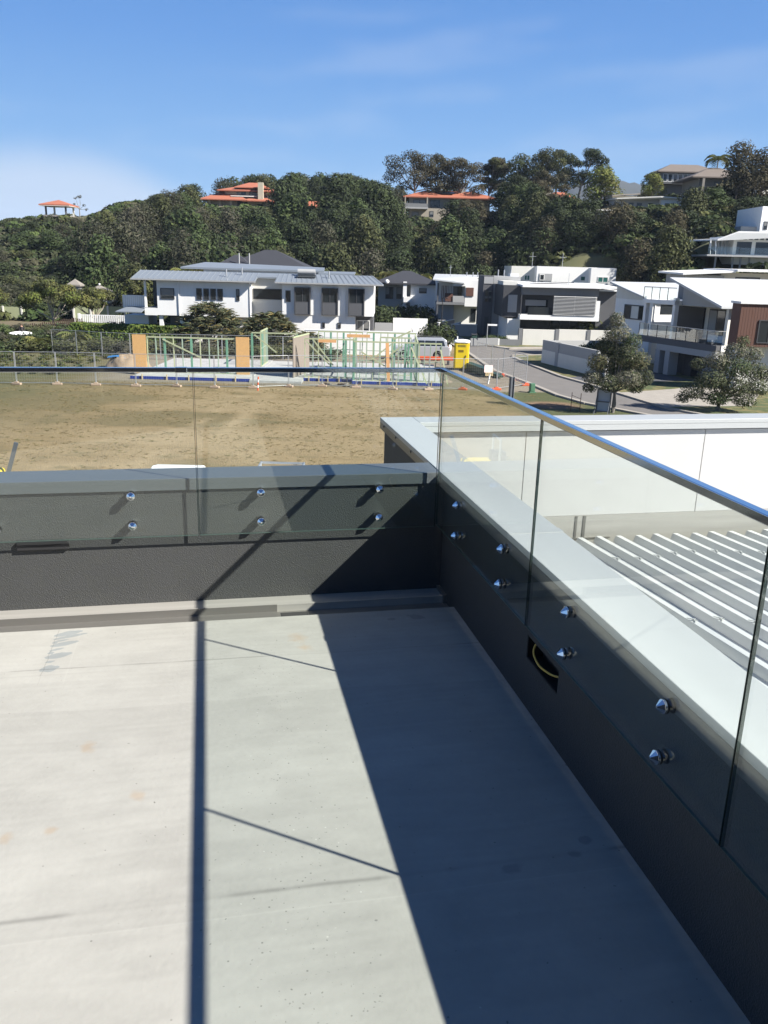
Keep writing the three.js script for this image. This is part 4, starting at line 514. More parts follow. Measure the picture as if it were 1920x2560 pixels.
{ const h = house('hill_house', 'pale grey house with tall windows half hidden on the right slope', 33.5, 152, 0, null, 12); h.box('wall', 31.2, 37, 12, 17.3, 150.4, 158, M.lightGrey); h.slab('roof', [[30.8, 17.6, 149.8], [37.4, 17.7, 149.8], [37.4, 17.8, 159], [30.8, 17.7, 159]], 0.2, M.offwhite); for (let i = 0; i < 4; i++) h.win(31.6 + i * 1.05, 32.4 + i * 1.05, 14.8, 16.6, 150.4); h.box('deck', 30.5, 36, 13.9, 14.1, 148.8, 150.399, M.midGrey); for (const u of [31.4, 33, 34.8]) mesh('pole', bar(h.pt(u, 10.5, 149.2), h.pt(u, 13.9, 149.2), 0.14), M.lightGrey, h.g); }
{ const h = house('hill_house', 'long cream house with a white end wall among the hillside trees', 44, 158, 0, null, 15); h.box('wall', 39.5, 46.9, 15, 19.9, 156, 163, M.lightGrey); h.box('end_wall', 46.901, 50.5, 15, 20.2, 155, 163, M.white); h.slab('roof', [[39.2, 20.0, 155.2], [46.6, 20.4, 154.4], [51, 20.2, 154.4], [51, 20.5, 164], [39.2, 20.3, 164]], 0.2, M.offwhite); for (const u of [41.5, 43, 45]) h.win(u, u + 0.9, 18, 19.3, 156); h.win(47.6, 48.3, 18.4, 19.3, 155); h.box('upper_wall', 39.6, 44, 20.3, 20.7, 160, 166, M.cream); h.slab('roof', [[39.4, 20.8, 159.4], [44.4, 21.2, 159.4], [44.4, 21.6, 167], [39.4, 21.2, 167]], 0.18, M.thatch); }
{ const h = house('ridge_house', 'grey house with a long window wall and brown hip roof on the right ridge', 55, 169, 0, null, 20); h.box('wall', 50.4, 61, 20, 25.7, 168, 176, M.midGrey); for (let i = 0; i < 6; i++) h.win(50.7 + i * 0.95, 51.5 + i * 0.95, 24.1, 25.5, 168, 1, 1, { frame: M.white }); mesh('roof', hipRoof(-4.8, 6.2, -7, 1, 5.9, 1.7, 3.6, 0.7), M.roofBrownGrey, h.g); h.box('deck', 50.0, 56.5, 23.6, 23.9, 166.6, 167.999, M.darkGrey); }
{ const h = house('ridge_house', 'broad brown roofed house with balconies at the right end of the ridge', 60, 154, 0, null, 18); h.box('wall', 52.5, 61, 18, 23.3, 153, 162, mat('khakiWall', [0.20, 0.185, 0.16], 0.8)); h.box('wall', 61.001, 74, 18, 23.8, 151.5, 162, M.khakiWall); mesh('roof', hipRoof(-8.4, 1, -8, 1.4, 5.5, 2.0, 4.6, 0.8), M.roofBrownGrey, h.g); mesh('roof', hipRoof(1.5, 15, -8, 3.0, 6.0, 1.7, 4.6, 0.8), M.roofBrownGrey, h.g); h.box('column', 61.2, 61.7, 18, 23.7, 149.6, 150.1, M.cream); h.box('balcony', 61.2, 74, 20.8, 21.4, 149.6, 151.499, M.offwhite); h.win(63.5, 66, 21.5, 23.3, 151.5, 2, 1); h.win(55, 58, 21.2, 22.8, 153, 3, 1); h.win(68, 70.5, 21.5, 23.3, 151.5, 2, 1); for (const u of [52.6, 57.6]) h.box('column', u, u + 0.4, 18, 23.2, 151.8, 152.2, M.khakiWall); }
{ const h = house('hill_house', 'bright white wall of a house at the right edge above the glass deck house', 50, 114, 0, null, 9); h.box('wall', 46.8, 56, 9, 16.0, 112, 120, M.white); for (const u of [47.2, 48.2, 49.2]) h.win(u, u + 0.5, 13.2, 14.2, 112); h.box('lower_wall', 44.8, 46.79, 9, 13.6, 113, 120, M.lightGrey); h.win(45.3, 46.1, 12.2, 13.0, 113); }
{ // gazebo on the left ridge
  const gy = 15.3, g = thing('gazebo', 'open gazebo with a terracotta hip roof on the left ridge', 'gazebo', [-64.1, gy, 170]); for (const [x, z] of [[-2, 1.6], [1.8, 1.6], [-1.6, -1.6], [2.1, -1.6]]) mesh('post', bx(x - 0.14, x + 0.14, 0, 1.75, z - 0.14, z + 0.14), z > 0 ? M.darkGrey : M.offwhite, g); const r = mesh('roof', hipRoof(-2.4, 2.4, -2.2, 2.2, 1.9, 0.95, 2.85, 0.5), M.terracotta, g); mesh('fascia', [bx(-2.92, 2.92, 1.62, 1.69, -2.72, 2.72)], M.offwhite, r); mesh('floor', bx(-2.4, 2.4, -0.6, 0, -2.2, 2.2), M.stone, g); }
{ const h = house('thatched_pavilion', 'brown pyramid roofed pavilion behind the umbrella tree', -37.2, 109); h.g.userData.category = 'pavilion'; h.box('wall', -39.3, -34.8, 0, 2.6, 107.5, 112, M.midGrey); mesh('roof', hipRoof(-2.1, 2.4, -3, 1.5, 2.8, 1.5, 2.7), M.thatch, h.g); mesh('finial', (() => { const g = new THREE.SphereGeometry(0.14, 8, 6); g.translate(...h.pt(-37.05, 4.42, 109.75)); return g; })(), M.white, h.g); h.slab('verandah_roof', [[-38, 2.75, 104.9], [-34.2, 2.4, 104.9], [-34.2, 2.7, 107.4], [-38, 3.0, 107.4]], 0.1, M.roofBlueGrey); mesh('turret_roof', hipRoof(-3.6, -2.4, -1.6, -0.4, 4.3, 0.7, 0.85, 0.25), M.thatch, h.g); h.box('turret', -40.8, -39.6, 0, 4.2, 109.4, 110.6, M.midGrey); }
{ const w = thing('lime_screen', 'pale green screen wall with white posts beyond the picket fence', 'wall', [-36.5, 0, 105]); mesh('panel', bx(-2.4, 4.4, 0.1, 1.95, -0.1, 0.1), M.limeWall, w); for (let i = 0; i < 4; i++) mesh('post', bx(-2.4 + i * 2.1, -2.18 + i * 2.1, 0, 2.02, 0.101, 0.2), M.offwhite, w); }
{ const w = thing('lime_screen', 'short pale green screen wall at the far left behind the trees', 'wall', [-46.3, 0, 105]); mesh('panel', bx(-2.2, 1.4, 0.1, 1.6, -0.1, 0.1), M.limeWall, w); for (const x of [-1.3, 1.0]) mesh('post', bx(x, x + 0.2, 0, 1.7, 0.101, 0.2), M.offwhite, w); }
{ const w = thing('picket_fence', 'white picket fence beside the long white house', 'fence', [-30.5, 0, 91]); for (let i = 0; i < 26; i++) mesh('picket', bx(-2.5 + i * 0.22, -2.37 + i * 0.22, 0.2, 1.8, -0.02, 0.02), M.white, w); mesh('rail', bx(-2.5, 3.3, 1.7, 1.8, -0.06, -0.021), M.white, w); mesh('rail', bx(-2.5, 3.3, 0.4, 0.5, -0.06, -0.021), M.white, w); mesh('post', bx(-2.75, -2.51, 0, 1.9, -0.1, 0.1), M.white, w); }

// ---------------------------------------------------------------- building site
const woodTex = (c, s) => { const f = seamless((x, y) => fbm(x * 0.25, y * 0.012, 4, s), 128); const t = dataTex(128, 128, (i, j, o) => { const k = 0.75 + 0.5 * f(i, j); o[0] = c[0] * k; o[1] = c[1] * k; o[2] = c[2] * k; }); return t; };
mat('greenStud', [1, 1, 1], 0.8, 0, { map: woodTex([0.115, 0.25, 0.17], 201) }); mat('paleStud', [1, 1, 1], 0.8, 0, { map: woodTex([0.32, 0.35, 0.215], 202) }); mat('greyStud', [1, 1, 1], 0.8, 0, { map: woodTex([0.24, 0.31, 0.24], 203) }); mat('lvl', [1, 1, 1], 0.75, 0, { map: woodTex([0.55, 0.30, 0.13], 204) });
{ const t = dataTex(256, 256, (i, j, c) => { const k = 0.7 + 0.6 * vnoise(i * 0.35 + 3 * vnoise(j * 0.1, i * 0.1, 3), j * 0.35, 205); c[0] = 0.50 * k; c[1] = 0.30 * k; c[2] = 0.12 * k; }); t.repeat.set(1, 1); mat('strandBoard', [1, 1, 1], 0.8, 0, { map: t }); const b = dataTex(128, 128, (i, j, c) => { const k = 0.8 + 0.4 * fbm(i * 0.1, j * 0.1, 3, 206); c[0] = 0.36 * k; c[1] = 0.36 * k; c[2] = 0.345 * k; }); b.repeat.set(0.3, 0.3); mat('slabConcrete', [1, 1, 1], 0.85, 0, { map: b }); }
mat('bluePlastic', [0.012, 0.035, 0.22], 0.35); mat('orangePlastic', [0.62, 0.10, 0.035], 0.5); mat('fadedOrange', [0.38, 0.28, 0.21], 0.7); mat('sand', [0.235, 0.18, 0.12], 0.95); mat('toiletYellow', [0.72, 0.52, 0.015], 0.45); mat('tarpGreen', [0.02, 0.055, 0.04], 0.5); mat('blueTarp', [0.03, 0.14, 0.32], 0.5); mat('pineEnd', [0.48, 0.38, 0.22], 0.8);
{
  const s = thing('house_slab', 'pale concrete house slab with blue membrane along its edge', 'slab', [-6.5, 0, 61]); const Q = (n, a, b, y0, y1, c, d, m, p = s) => mesh(n, bx(a + 6.5, b + 6.5, y0, y1, -(c - 61), -(d - 61)), m, p);
  Q('pad', -16.9, -9.1, 0.0, 0.18, 55.2, 66.5, M.slabConcrete); Q('pad', -9.099, -5.66, 0, 0.14, 54.9, 66.5, M.slabConcrete); Q('pad', -5.659, -2.35, 0, 0.18, 56.4, 66.5, M.slabConcrete); Q('pad', -2.349, 3.6, 0, 0.18, 55.5, 66.5, M.slabConcrete);
  for (const [a, b, v] of [[-17.0, -9.1, 55.1], [-5.66, -2.35, 56.3], [-2.35, 3.62, 55.4]]) { const m = Q('edge_membrane', a, b, 0.015, 0.2, v, v + 0.095, M.bluePlastic); for (let i = 0; i < 5; i++) { const x = lerp(a, b, (i + 0.5 + 0.2 * Math.sin(i * 3)) / 5); Q('peg', x, x + 0.06, 0, 0.36, v - 0.09, v - 0.005, M.pineEnd, m); } }
  const mb = thing('rubble_heap', 'low ragged heap of spoil and offcuts beside the slab edge', 'heap', [-3.2, 0, 54.6]); for (let i = 0; i < 14; i++) mesh('offcut', (() => { const g = new THREE.BoxGeometry(rr(0.2, 0.9), 0.06, rr(0.08, 0.2)); g.rotateY(rr(0, 3)); g.translate(rr(-1.3, 1.3), 0.04 + 0.03 * i / 7, rr(-0.3, 0.3)); return g; })(), i % 3 ? M.fenceTimber : M.stone, mb);
}
// a stud wall in the plane v = const (or turned), local x along the wall
function studWall(label, u, v, len, H, o = {}) {
  const g = thing('stud_wall', label, 'wall frame', [u, 0.18, v], o.turn || 0, o.group); g.userData.kind = 'thing';
  const t = 0.045, d = 0.09, m = o.m || M.paleStud; mesh('top_plate', bx(0, len, H - 0.09, H, -d / 2, d / 2), o.topMat || M.paleStud, g); mesh('bottom_plate', bx(0, len, 0, t, -d / 2, d / 2), m, g);
  const n = Math.round(len / (o.gap || 0.6)); for (let i = 0; i <= n; i++) { const x = clamp(i / n * len, t / 2, len - t / 2); if (o.open && x > o.open[0] && x < o.open[1]) continue; const thick = (o.thick || []).includes(i); mesh('stud', bx(x - (thick ? 0.07 : t / 2 + 0.008), x + (thick ? 0.07 : t / 2 + 0.008), t, H - 0.09, -d / 2, d / 2), thick ? M.greenStud : i % 3 ? M.greyStud : m, g); }
  if (o.nog !== false) mesh('noggin', bx(0.05, len - 0.05, H * 0.5, H * 0.5 + 0.045, -d / 2 + 0.004, d / 2 - 0.004), M.greyStud, g);
  for (const [a, b] of o.braces || []) mesh('brace', plank([a[0], a[1], d / 2 + 0.03], [b[0], b[1], d / 2 + 0.05 + (b[2] || 0)], 0.09, 0.04), M.paleStud, g);
  if (o.lintel) mesh('lintel', bx(o.lintel[0], o.lintel[1], o.lintel[2], o.lintel[3], d / 2 + 0.002, d / 2 + 0.06), M.lvl, g);
  return g;
}
{
  for (const [a, lab] of [[-17.4, 'tan strand board sheet at the outer end of the slab'], [-10.36, 'tan strand board sheet between the first two wall frames']]) { const g = thing('strand_board', lab, 'board', [a + 0.45, 0.1, 57.4]); mesh('sheet', bx(-0.45, 0.45, 0, 2.6, -0.03, 0.03), M.strandBoard, g); mesh('batten', bx(-0.43, -0.38, 0, 2.58, -0.08, -0.031), M.paleStud, g); mesh('batten', bx(0.38, 0.43, 0, 2.58, -0.08, -0.031), M.paleStud, g); }
  studWall('long stud wall standing between the two strand boards', -16.45, 57.5, 6.05, 2.42, { thick: [2, 5, 9], braces: [[[1.1, 2.25], [3.6, 1.1]]] });
  studWall('open post and beam frame with a diagonal brace beside the second strand board', -9.7, 60, 3.25, 2.68, { gap: 2.4, thick: [0, 1], nog: false, braces: [[[0.2, 2.5], [1.75, 1.3]]] });
  { const g = thing('strand_board', 'grey brown strand board return at the garage opening', 'board', [-6.05, 0.16, 58.6], 1.38); mesh('sheet', bx(-1.9, 1.9, 0, 2.62, -0.03, 0.03), mat('weatheredBoard', [0.20, 0.17, 0.14], 0.85), g); mesh('batten', bx(-1.9, 1.9, 2.621, 2.71, -0.05, 0.05), M.paleStud, g); }
  studWall('stud wall with an orange lintel and crossing braces', -5.66, 57, 3.35, 2.62, { gap: 0.56, thick: [5, 6], open: [1.0, 2.0], braces: [[[0.15, 2.4], [1.7, 0.9]], [[0.6, 2.5], [1.95, 0.85]]], lintel: [0.95, 2.15, 2.36, 2.55] });
  studWall('stud wall at the front right corner of the slab', -2.3, 56, 4.3, 2.6, { gap: 0.45, thick: [0, 8, 9], braces: [[[0.5, 1.9], [2.1, 1.0]]] });
  studWall('light stud wall running out to the corner of the slab', 2.05, 56.05, 1.5, 2.58, { gap: 0.4, topMat: M.paleStud });
  studWall('rear stud wall behind the orange lintel', -5.2, 62.5, 3.3, 2.7, { gap: 0.5, thick: [2, 4] }); studWall('rear stud wall with crossed braces near the car', -1.6, 62, 3.6, 2.75, { gap: 0.55, thick: [1, 4, 6], braces: [[[0.2, 0.6], [1.8, 1.9]], [[1.9, 1.5], [3.2, 0.6]]] }); studWall('side stud wall at the east edge of the slab', 1.95, 56.2, 5.8, 2.62, { turn: Math.PI / 2, thick: [0, 3], gap: 0.6 }); studWall('cross stud wall behind the strand board return', -2.35, 57.2, 5.0, 2.65, { turn: Math.PI / 2, gap: 0.6, thick: [0, 4] }); studWall('short stud wall in the middle of the slab', -0.6, 59.2, 2.2, 2.65, { gap: 0.45, thick: [2], braces: [[[0.2, 1.0], [1.6, 2.1]]] });
  studWall('stud wall set back between the beam frame and the long wall', -9.4, 62.2, 3.4, 2.6, { turn: Math.PI / 2, gap: 0.7, thick: [1] });
  { const g = thing('timber_beam', 'orange laminated beam lying across the top plates', 'beam', [-2.05, 2.85, 57.9]); mesh('beam', bx(-0.8, 0.78, 0, 0.2, -0.03, 0.03), M.lvl, g); mesh('packer', bx(-0.75, -0.6, -0.04, -0.001, -0.05, 0.05), M.paleStud, g); }
  { const g = thing('timber_plank', 'orange plank leaning upright against the front wall frame', 'plank', [0.02, 0.2, 55.7]); mesh('plank', plank([0.05, 0, 0], [-0.1, 2.5, -0.25], 0.22, 0.04), M.lvl, g); }
  for (const [a, b, lab] of [[[0.3, 2.75, 58], [1.5, 3.35, 58], 'raking timber prop rising from the corner wall frame'], [[2.6, 0.2, 54.9], [1.5, 2.5, 56], 'pale prop leaning on the corner wall frame'], [[4.0, 0.1, 55.2], [3.45, 2.5, 56.1], 'pale prop leaning at the slab corner']]) { const g = thing('timber_prop', lab, 'prop', [a[0], a[1], a[2]]); mesh('prop', plank([0, 0, 0], [b[0] - a[0], b[1] - a[1], -(b[2] - a[2])], 0.09, 0.05), M.paleStud, g); }
}
// ---- temporary fencing
const wireGeo = (() => { const w = []; for (let i = 1; i < 16; i++) w.push(bx(-1.17 + i * 0.146 - 0.0022, -1.17 + i * 0.146 + 0.0022, 0.12, 1.93, -0.0022, 0.0022)); for (let i = 1; i < 10; i++) w.push(bx(-1.17, 1.17, 0.12 + i * 0.19 - 0.0022, 0.12 + i * 0.19 + 0.0022, 0.003, 0.0074)); return mrg(w); })();
const frameGeo = mrg([bar([-1.18, 0.02, 0], [-1.18, 2.0, 0], 0.02), bar([1.18, 0.02, 0], [1.18, 2.0, 0], 0.02), bar([-1.18, 1.98, 0], [1.18, 1.98, 0], 0.019), bar([-1.18, 0.1, 0], [1.18, 0.1, 0], 0.019)]);
function fencePanel(p, q, label, group, lean = 0) { const u = (p[0] + q[0]) / 2, v = (p[1] + q[1]) / 2, L = Math.hypot(q[0] - p[0], q[1] - p[1]); const g = thing('temporary_fence', label, 'fence', [u, p[2] || 0.02, v], Math.atan2(q[1] - p[1], q[0] - p[0]), group); g.rotation.order = 'YXZ'; g.rotation.x = lean; g.scale.x = L / 2.42; mesh('frame', frameGeo, M.galv, g); mesh('wire_mesh', wireGeo, M.galv, g); return g; }
const footGeo = (() => { const a = rbx(-0.3, 0.3, 0, 0.13, -0.11, 0.11, 0.03, 2), b = rbx(-0.12, 0.12, 0.13, 0.2, -0.08, 0.08, 0.02, 2); return mrg([a, b]); })();
function fenceFoot(u, v, m, label, group, turn = 0) { const f = thing('ballast_block', label, 'ballast block', [u, 0, v], turn, group); mesh('block', footGeo, m, f); mesh('socket', bar([0, 0.2, 0], [0, 0.3, 0], 0.03), M.galv, f); }
{
  const A = [[-25.2, 51.0], [-22.8, 51.2], [-20.45, 51.6], [-18.1, 51.75], [-15.6, 51.7], [-13.15, 52.05], [-10.75, 51.9], [-8.4, 52.2], [-6.3, 53.2], [-4.2, 53.8], [-2.0, 53.7], [0.35, 53.3], [2.65, 53.5], [4.87, 54.0], [7.12, 54.4], [9.45, 56.9]];
  for (let i = 0; i < A.length - 1; i++) fencePanel(A[i], A[i + 1], 'galvanised temporary mesh panel along the front of the building site', 'front site fence');
  A.forEach(([u, v], i) => fenceFoot(u, v - 0.02, i < 13 ? M.fadedOrange : M.orangePlastic, i < 13 ? 'faded orange ballast block along the front of the building site' : 'bright orange ballast block at the street end of the front site fence', i < 13 ? 'faded feet of the front fence' : 'bright feet of the front fence', rr(-0.3, 0.3)));
  const B = [[9.45, 57.0], [8.95, 59.4], [8.5, 61.8], [7.9, 64.2], [7.0, 66.4]]; for (let i = 0; i < B.length - 1; i++) fencePanel(B[i], B[i + 1], 'galvanised temporary mesh panel along the street side of the building site', 'street side site fence'); B.slice(1).forEach(([u, v]) => fenceFoot(u, v, M.orangePlastic, 'bright orange ballast block along the street side of the building site', 'feet of the street side fence', 1.4));
  const C = [[-27.2, 68.2], [-25.0, 67.6], [-22.7, 66.8], [-20.3, 66.3], [-18.0, 66.6], [-15.6, 66.8], [-13.2, 67.0], [-10.8, 67.2], [-8.4, 67.3], [-6.0, 67.5], [-3.6, 67.6], [-1.2, 67.8]]; for (let i = 0; i < C.length - 1; i++) fencePanel(C[i], C[i + 1], 'galvanised temporary mesh panel behind the house slab', 'rear site fence');
  for (const [p, q, l] of [[[-32.2, 60.5], [-30.0, 61.0], 0.12], [[-26.3, 54.6], [-25.2, 51.2], -0.08]]) fencePanel([...p, 0.06], q, 'leaning mesh panel at the western end of the building site', 'leaning western fence panels', l);
  { const s = thing('site_sign', 'white notice with pale red lettering wired to the site fence', 'sign', [6.5, 1.15, 54.18]); const cv = document.createElement('canvas'); cv.width = 128; cv.height = 112; const c = cv.getContext('2d'); c.fillStyle = '#f3d9d6'; c.fillRect(0, 0, 128, 112); c.fillStyle = '#e2a39f'; for (let i = 0; i < 5; i++) c.fillRect(12, 18 + i * 18, 104 - (i % 2) * 22, 6); const t = new THREE.CanvasTexture(cv); t.colorSpace = THREE.SRGBColorSpace; const m = new THREE.MeshStandardMaterial({ map: t, roughness: 0.6 }); mesh('board', (() => { const g = new THREE.BoxGeometry(0.55, 0.46, 0.012); g.rotateY(0.12); g.translate(0, 0.23, 0); return g; })(), m, s); mesh('clip', bar([-0.2, 0.46, 0], [-0.2, 0.5, 0], 0.01), M.galv, s); }
}
{ // heap of sand under a blue tarp
  const g = thing('sand_heap', 'heap of pinkish sand with a blue tarp on top', 'heap', [-18.9, 0, 61]); const s = new THREE.SphereGeometry(1, 36, 14, 0, Math.PI * 2, 0, Math.PI / 2), p = s.attributes.position; for (let i = 0; i < p.count; i++) { const x = p.getX(i), y = p.getY(i), z = p.getZ(i), k = 0.8 + 0.45 * fbm(x * 2 + 4, z * 2 + y, 3, 301); p.setXYZ(i, x * 1.6 * k, Math.pow(y, 1.7) * 0.95 * (0.55 + 0.9 * fbm(x * 4, z * 4, 4, 302)), z * 1.4 * k); } s.computeVertexNormals(); mesh('sand', s, M.sand, g); mesh('tarp', (() => { const q = new THREE.PlaneGeometry(1.3, 0.8, 8, 6); q.rotateX(-Math.PI / 2); const a = q.attributes.position; for (let i = 0; i < a.count; i++) a.setY(i, 0.86 - 0.25 * a.getX(i) * a.getX(i) - 0.45 * a.getZ(i) * a.getZ(i) + 0.1 * fbm(a.getX(i) * 5, a.getZ(i) * 5, 2, 303)); q.translate(-0.7, -0.02, 0.1); q.computeVertexNormals(); return q; })(), M.blueTarp, g); M.blueTarp.side = THREE.DoubleSide; }
{ // portable toilet
  const g = thing('portable_toilet', 'yellow portable toilet with a white domed roof on the building site', 'toilet', [5.68, 0, 65.2], -0.12); mesh('skid', bx(-0.58, 0.58, 0, 0.14, -0.58, 0.58), M.charcoal, g); mesh('cabin', rbx(-0.56, 0.56, 0.14, 2.1, -0.55, 0.55, 0.04, 2), M.toiletYellow, g); mesh('side_panel', rbx(-0.575, -0.561, 0.2, 2.05, -0.5, 0.5, 0.004, 1), M.charcoal, g); const d = mesh('door', rbx(-0.44, 0.44, 0.2, 2.0, 0.551, 0.585, 0.012, 2), M.toiletYellow, g); mesh('handle', bx(0.3, 0.36, 1.0, 1.16, 0.586, 0.62), M.charcoal, d);  // charcoal sheet on the left side paints in the shade there
  const cv = document.createElement('canvas'); cv.width = 128; cv.height = 64; const c = cv.getContext('2d'); c.fillStyle = '#7c6414'; c.fillRect(0, 0, 128, 64); c.fillStyle = '#c9a81e'; for (const y of [14, 38]) c.fillRect(10, y, 108, 7); const t = new THREE.CanvasTexture(cv); t.colorSpace = THREE.SRGBColorSpace; mesh('label_plate', bx(-0.24, 0.16, 1.38, 1.56, 0.586, 0.592), new THREE.MeshStandardMaterial({ map: t, roughness: 0.6 }), d); for (let i = 0; i < 6; i++) mesh('vent_slot', bx(-0.3, 0.3, 1.78 + i * 0.03, 1.79 + i * 0.03, 0.586, 0.59), M.charcoal, d);
  mesh('roof', (() => { const q = new THREE.SphereGeometry(0.62, 20, 8, 0, Math.PI * 2, 0, Math.PI / 2), p = q.attributes.position; for (let i = 0; i < p.count; i++) { const x = p.getX(i), z = p.getZ(i), k = 1 / Math.max(0.72, Math.max(Math.abs(x), Math.abs(z)) / 0.62 || 1); p.setXYZ(i, clamp(x * 1.28, -0.6, 0.6), p.getY(i) * 0.36, clamp(z * 1.28, -0.6, 0.6)); } q.translate(0, 2.1, 0); q.computeVertexNormals(); return q; })(), M.white, g); mesh('vent_pipe', bar([-0.4, 2.1, -0.4], [-0.4, 2.5, -0.4], 0.05), M.white, g); }
{ const g = thing('timber_pack', 'long pack of timber under dark green wrap beside the street fence', 'timber pack', [6.75, 0, 63.1], 1.82); mesh('wrap', rbx(-2.4, 2.3, 0.1, 0.6, -0.32, 0.32, 0.03, 2), M.tarpGreen, g); for (let i = 0; i < 4; i++) for (let j = 0; j < 3; j++) mesh('stick', bx(-2.5, -2.39, 0.13 + j * 0.15, 0.25 + j * 0.15, -0.3 + i * 0.152, -0.17 + i * 0.152), M.pineEnd, g); for (const x of [-1.8, 0, 1.8]) mesh('bearer', bx(x - 0.05, x + 0.05, 0, 0.099, -0.36, 0.36), M.paleStud, g); }
{ const g = thing('timber_pack', 'low dark pack of lengths lying along the kerb fence', 'timber pack', [7.75, 0, 62.2], 1.75); mesh('wrap', rbx(-2, 2, 0.08, 0.26, -0.2, 0.2, 0.02, 2), M.tarpGreen, g); for (const x of [-1.4, 1.4]) mesh('bearer', bx(x - 0.05, x + 0.05, 0, 0.079, -0.24, 0.24), M.paleStud, g); }
{ const g = thing('plastic_barrier', 'long orange plastic barrier board lying near the silver car', 'barrier', [4.0, 0, 68.4], -0.06); mesh('board', rbx(-1.6, 1.3, 0.34, 0.62, -0.06, 0.06, 0.04, 2), M.orangePlastic, g); for (const x of [-1.2, 0.9]) mesh('foot', rbx(x - 0.1, x + 0.1, 0, 0.339, -0.3, 0.3, 0.03, 2), M.charcoal, g); mesh('end_cap', rbx(1.301, 1.6, 0.36, 0.6, -0.07, 0.07, 0.03, 2), mat('paleBlue', [0.45, 0.55, 0.75], 0.5), g); }
{ const g = thing('standing_pipe', 'short white pipe standing up from the soil near the street corner of the site', 'pipe', [6.9, 0, 57.3]); mesh('pipe', bar([0, 0, 0], [0.08, 0.62, 0], 0.055, 0.055, 14), M.white, g); mesh('cap', bar([0.079, 0.62, 0], [0.085, 0.66, 0], 0.065, 0.065, 14), M.offwhite, g); }
{ const g = thing('marker_stake', 'red and white banded survey stake on the turf before the site fence', 'stake', [-8.0, 0, 51.4]); for (let i = 0; i < 5; i++) mesh('band', bar([0.01 * i, i * 0.17, 0], [0.01 * (i + 1), i * 0.17 + 0.17, 0], 0.045, 0.045, 8), i % 2 ? M.white : M.orangePlastic, g); }
// ---- street furniture
{ const g = thing('street_sign', 'street name sign on a galvanised pole at the grass corner', 'sign', [9.85, 0, 85.0]); mesh('pole', bar([0, 0, 0], [0, 2.3, 0], 0.045), M.galv, g); mesh('blade', bx(0.0, 0.95, 2.12, 2.29, -0.012, 0.012), M.white, g); }
{ const g = thing('street_sign', 'small square sign on a short grey pole by the side street', 'sign', [6.15, 0, 90]); mesh('pole', bar([0, 0, 0], [0, 1.5, 0], 0.05), M.galv, g); mesh('plate', bx(-0.2, 0.22, 1.15, 1.5, 0.05, 0.07), M.lightGrey, g); }
{ const g = thing('lamp_post', 'slim black lamp post by the side street', 'lamp post', [5.7, 0, 92.3]); mesh('pole', bar([0, 0, 0], [0, 4.4, 0], 0.06, 0.045, 8), M.black, g); mesh('head', rbx(-0.1, 0.55, 4.38, 4.46, -0.1, 0.1, 0.02, 1), M.black, g); }
{ const g = thing('utility_pillar', 'small green utility pillar on the turf by the kerb', 'pillar', [9.3, 0, 53.6], 0.2); mesh('plinth', rbx(-0.22, 0.22, 0, 0.07, -0.2, 0.2, 0.015, 1), mat('pillarGreen', [0.06, 0.15, 0.085], 0.5), g); mesh('cabinet', rbx(-0.16, 0.16, 0.07, 0.6, -0.14, 0.14, 0.025, 2), M.pillarGreen, g); mesh('door', rbx(-0.12, 0.12, 0.12, 0.55, 0.1405, 0.152, 0.004, 1), M.pillarGreen, g); }
{ const g = thing('steel_post', 'stout grey steel channel post on the turf', 'post', [7.6, 0, 51.0], 0.5); mesh('web', bx(-0.12, 0.12, 0, 1.28, -0.012, 0.012), M.steelPost, g); mesh('flange', bx(-0.14, -0.121, 0, 1.3, -0.1, 0.1), M.steelPost, g); mesh('flange', bx(0.121, 0.14, 0, 1.3, -0.1, 0.1), M.galv, g); }
{ const g = thing('rusty_frame', 'rusty wire frame standing on the turf by the kerb', 'frame', [10.6, 0, 46.6], -0.3); mat('rust', [0.13, 0.055, 0.032], 0.9); for (const x of [-0.25, 0.25]) mesh('post', bar([x, 0, 0], [x, 1.05, 0], 0.02), M.rust, g); for (const [a, b] of [[0.9, 0.72], [0.6, 0.55], [0.5, 0.42], [0.25, 0.2]]) mesh('wire', bar([-0.25, a, 0], [0.25, b, 0], 0.012), M.rust, g); }
{ const g = thing('sign_board', 'back of a braced steel framed sign board under the street tree', 'sign', [12.05, 0, 46.2], -0.45); const m = mat('boardGrey', [0.30, 0.33, 0.38], 0.6); mesh('board', bx(-0.36, 0.36, 0.1, 1.3, -0.02, 0.0), m, g); mesh('frame', [bx(-0.4, -0.34, 0, 1.36, 0.001, 0.06), bx(0.34, 0.4, 0, 1.36, 0.001, 0.06), bx(-0.34, 0.34, 1.3, 1.36, 0.001, 0.06), bx(-0.34, 0.34, 0.62, 0.68, 0.001, 0.06), bx(-0.34, 0.34, 0.08, 0.14, 0.001, 0.06)], M.steelPost, g); mesh('stay', [bar([-0.37, 1.1, 0.06], [-0.37, 0, 0.6], 0.02), bar([0.37, 1.1, 0.06], [0.37, 0, 0.6], 0.02)], M.steelPost, g); }
{ const g = thing('wheelie_bin', 'dark green wheelie bin beside the low grey garden wall', 'bin', [8.9, 0, 88.3]); mesh('body', rbx(-0.27, 0.27, 0.1, 0.95, -0.3, 0.3, 0.04, 2), M.tarpGreen, g); mesh('lid', rbx(-0.3, 0.3, 0.951, 1.03, -0.33, 0.35, 0.02, 2), M.charcoal, g); for (const x of [-0.22, 0.22]) mesh('wheel', bar([x - 0.03, 0.1, -0.26], [x + 0.03, 0.1, -0.26], 0.1, 0.1, 12), M.black, g); }
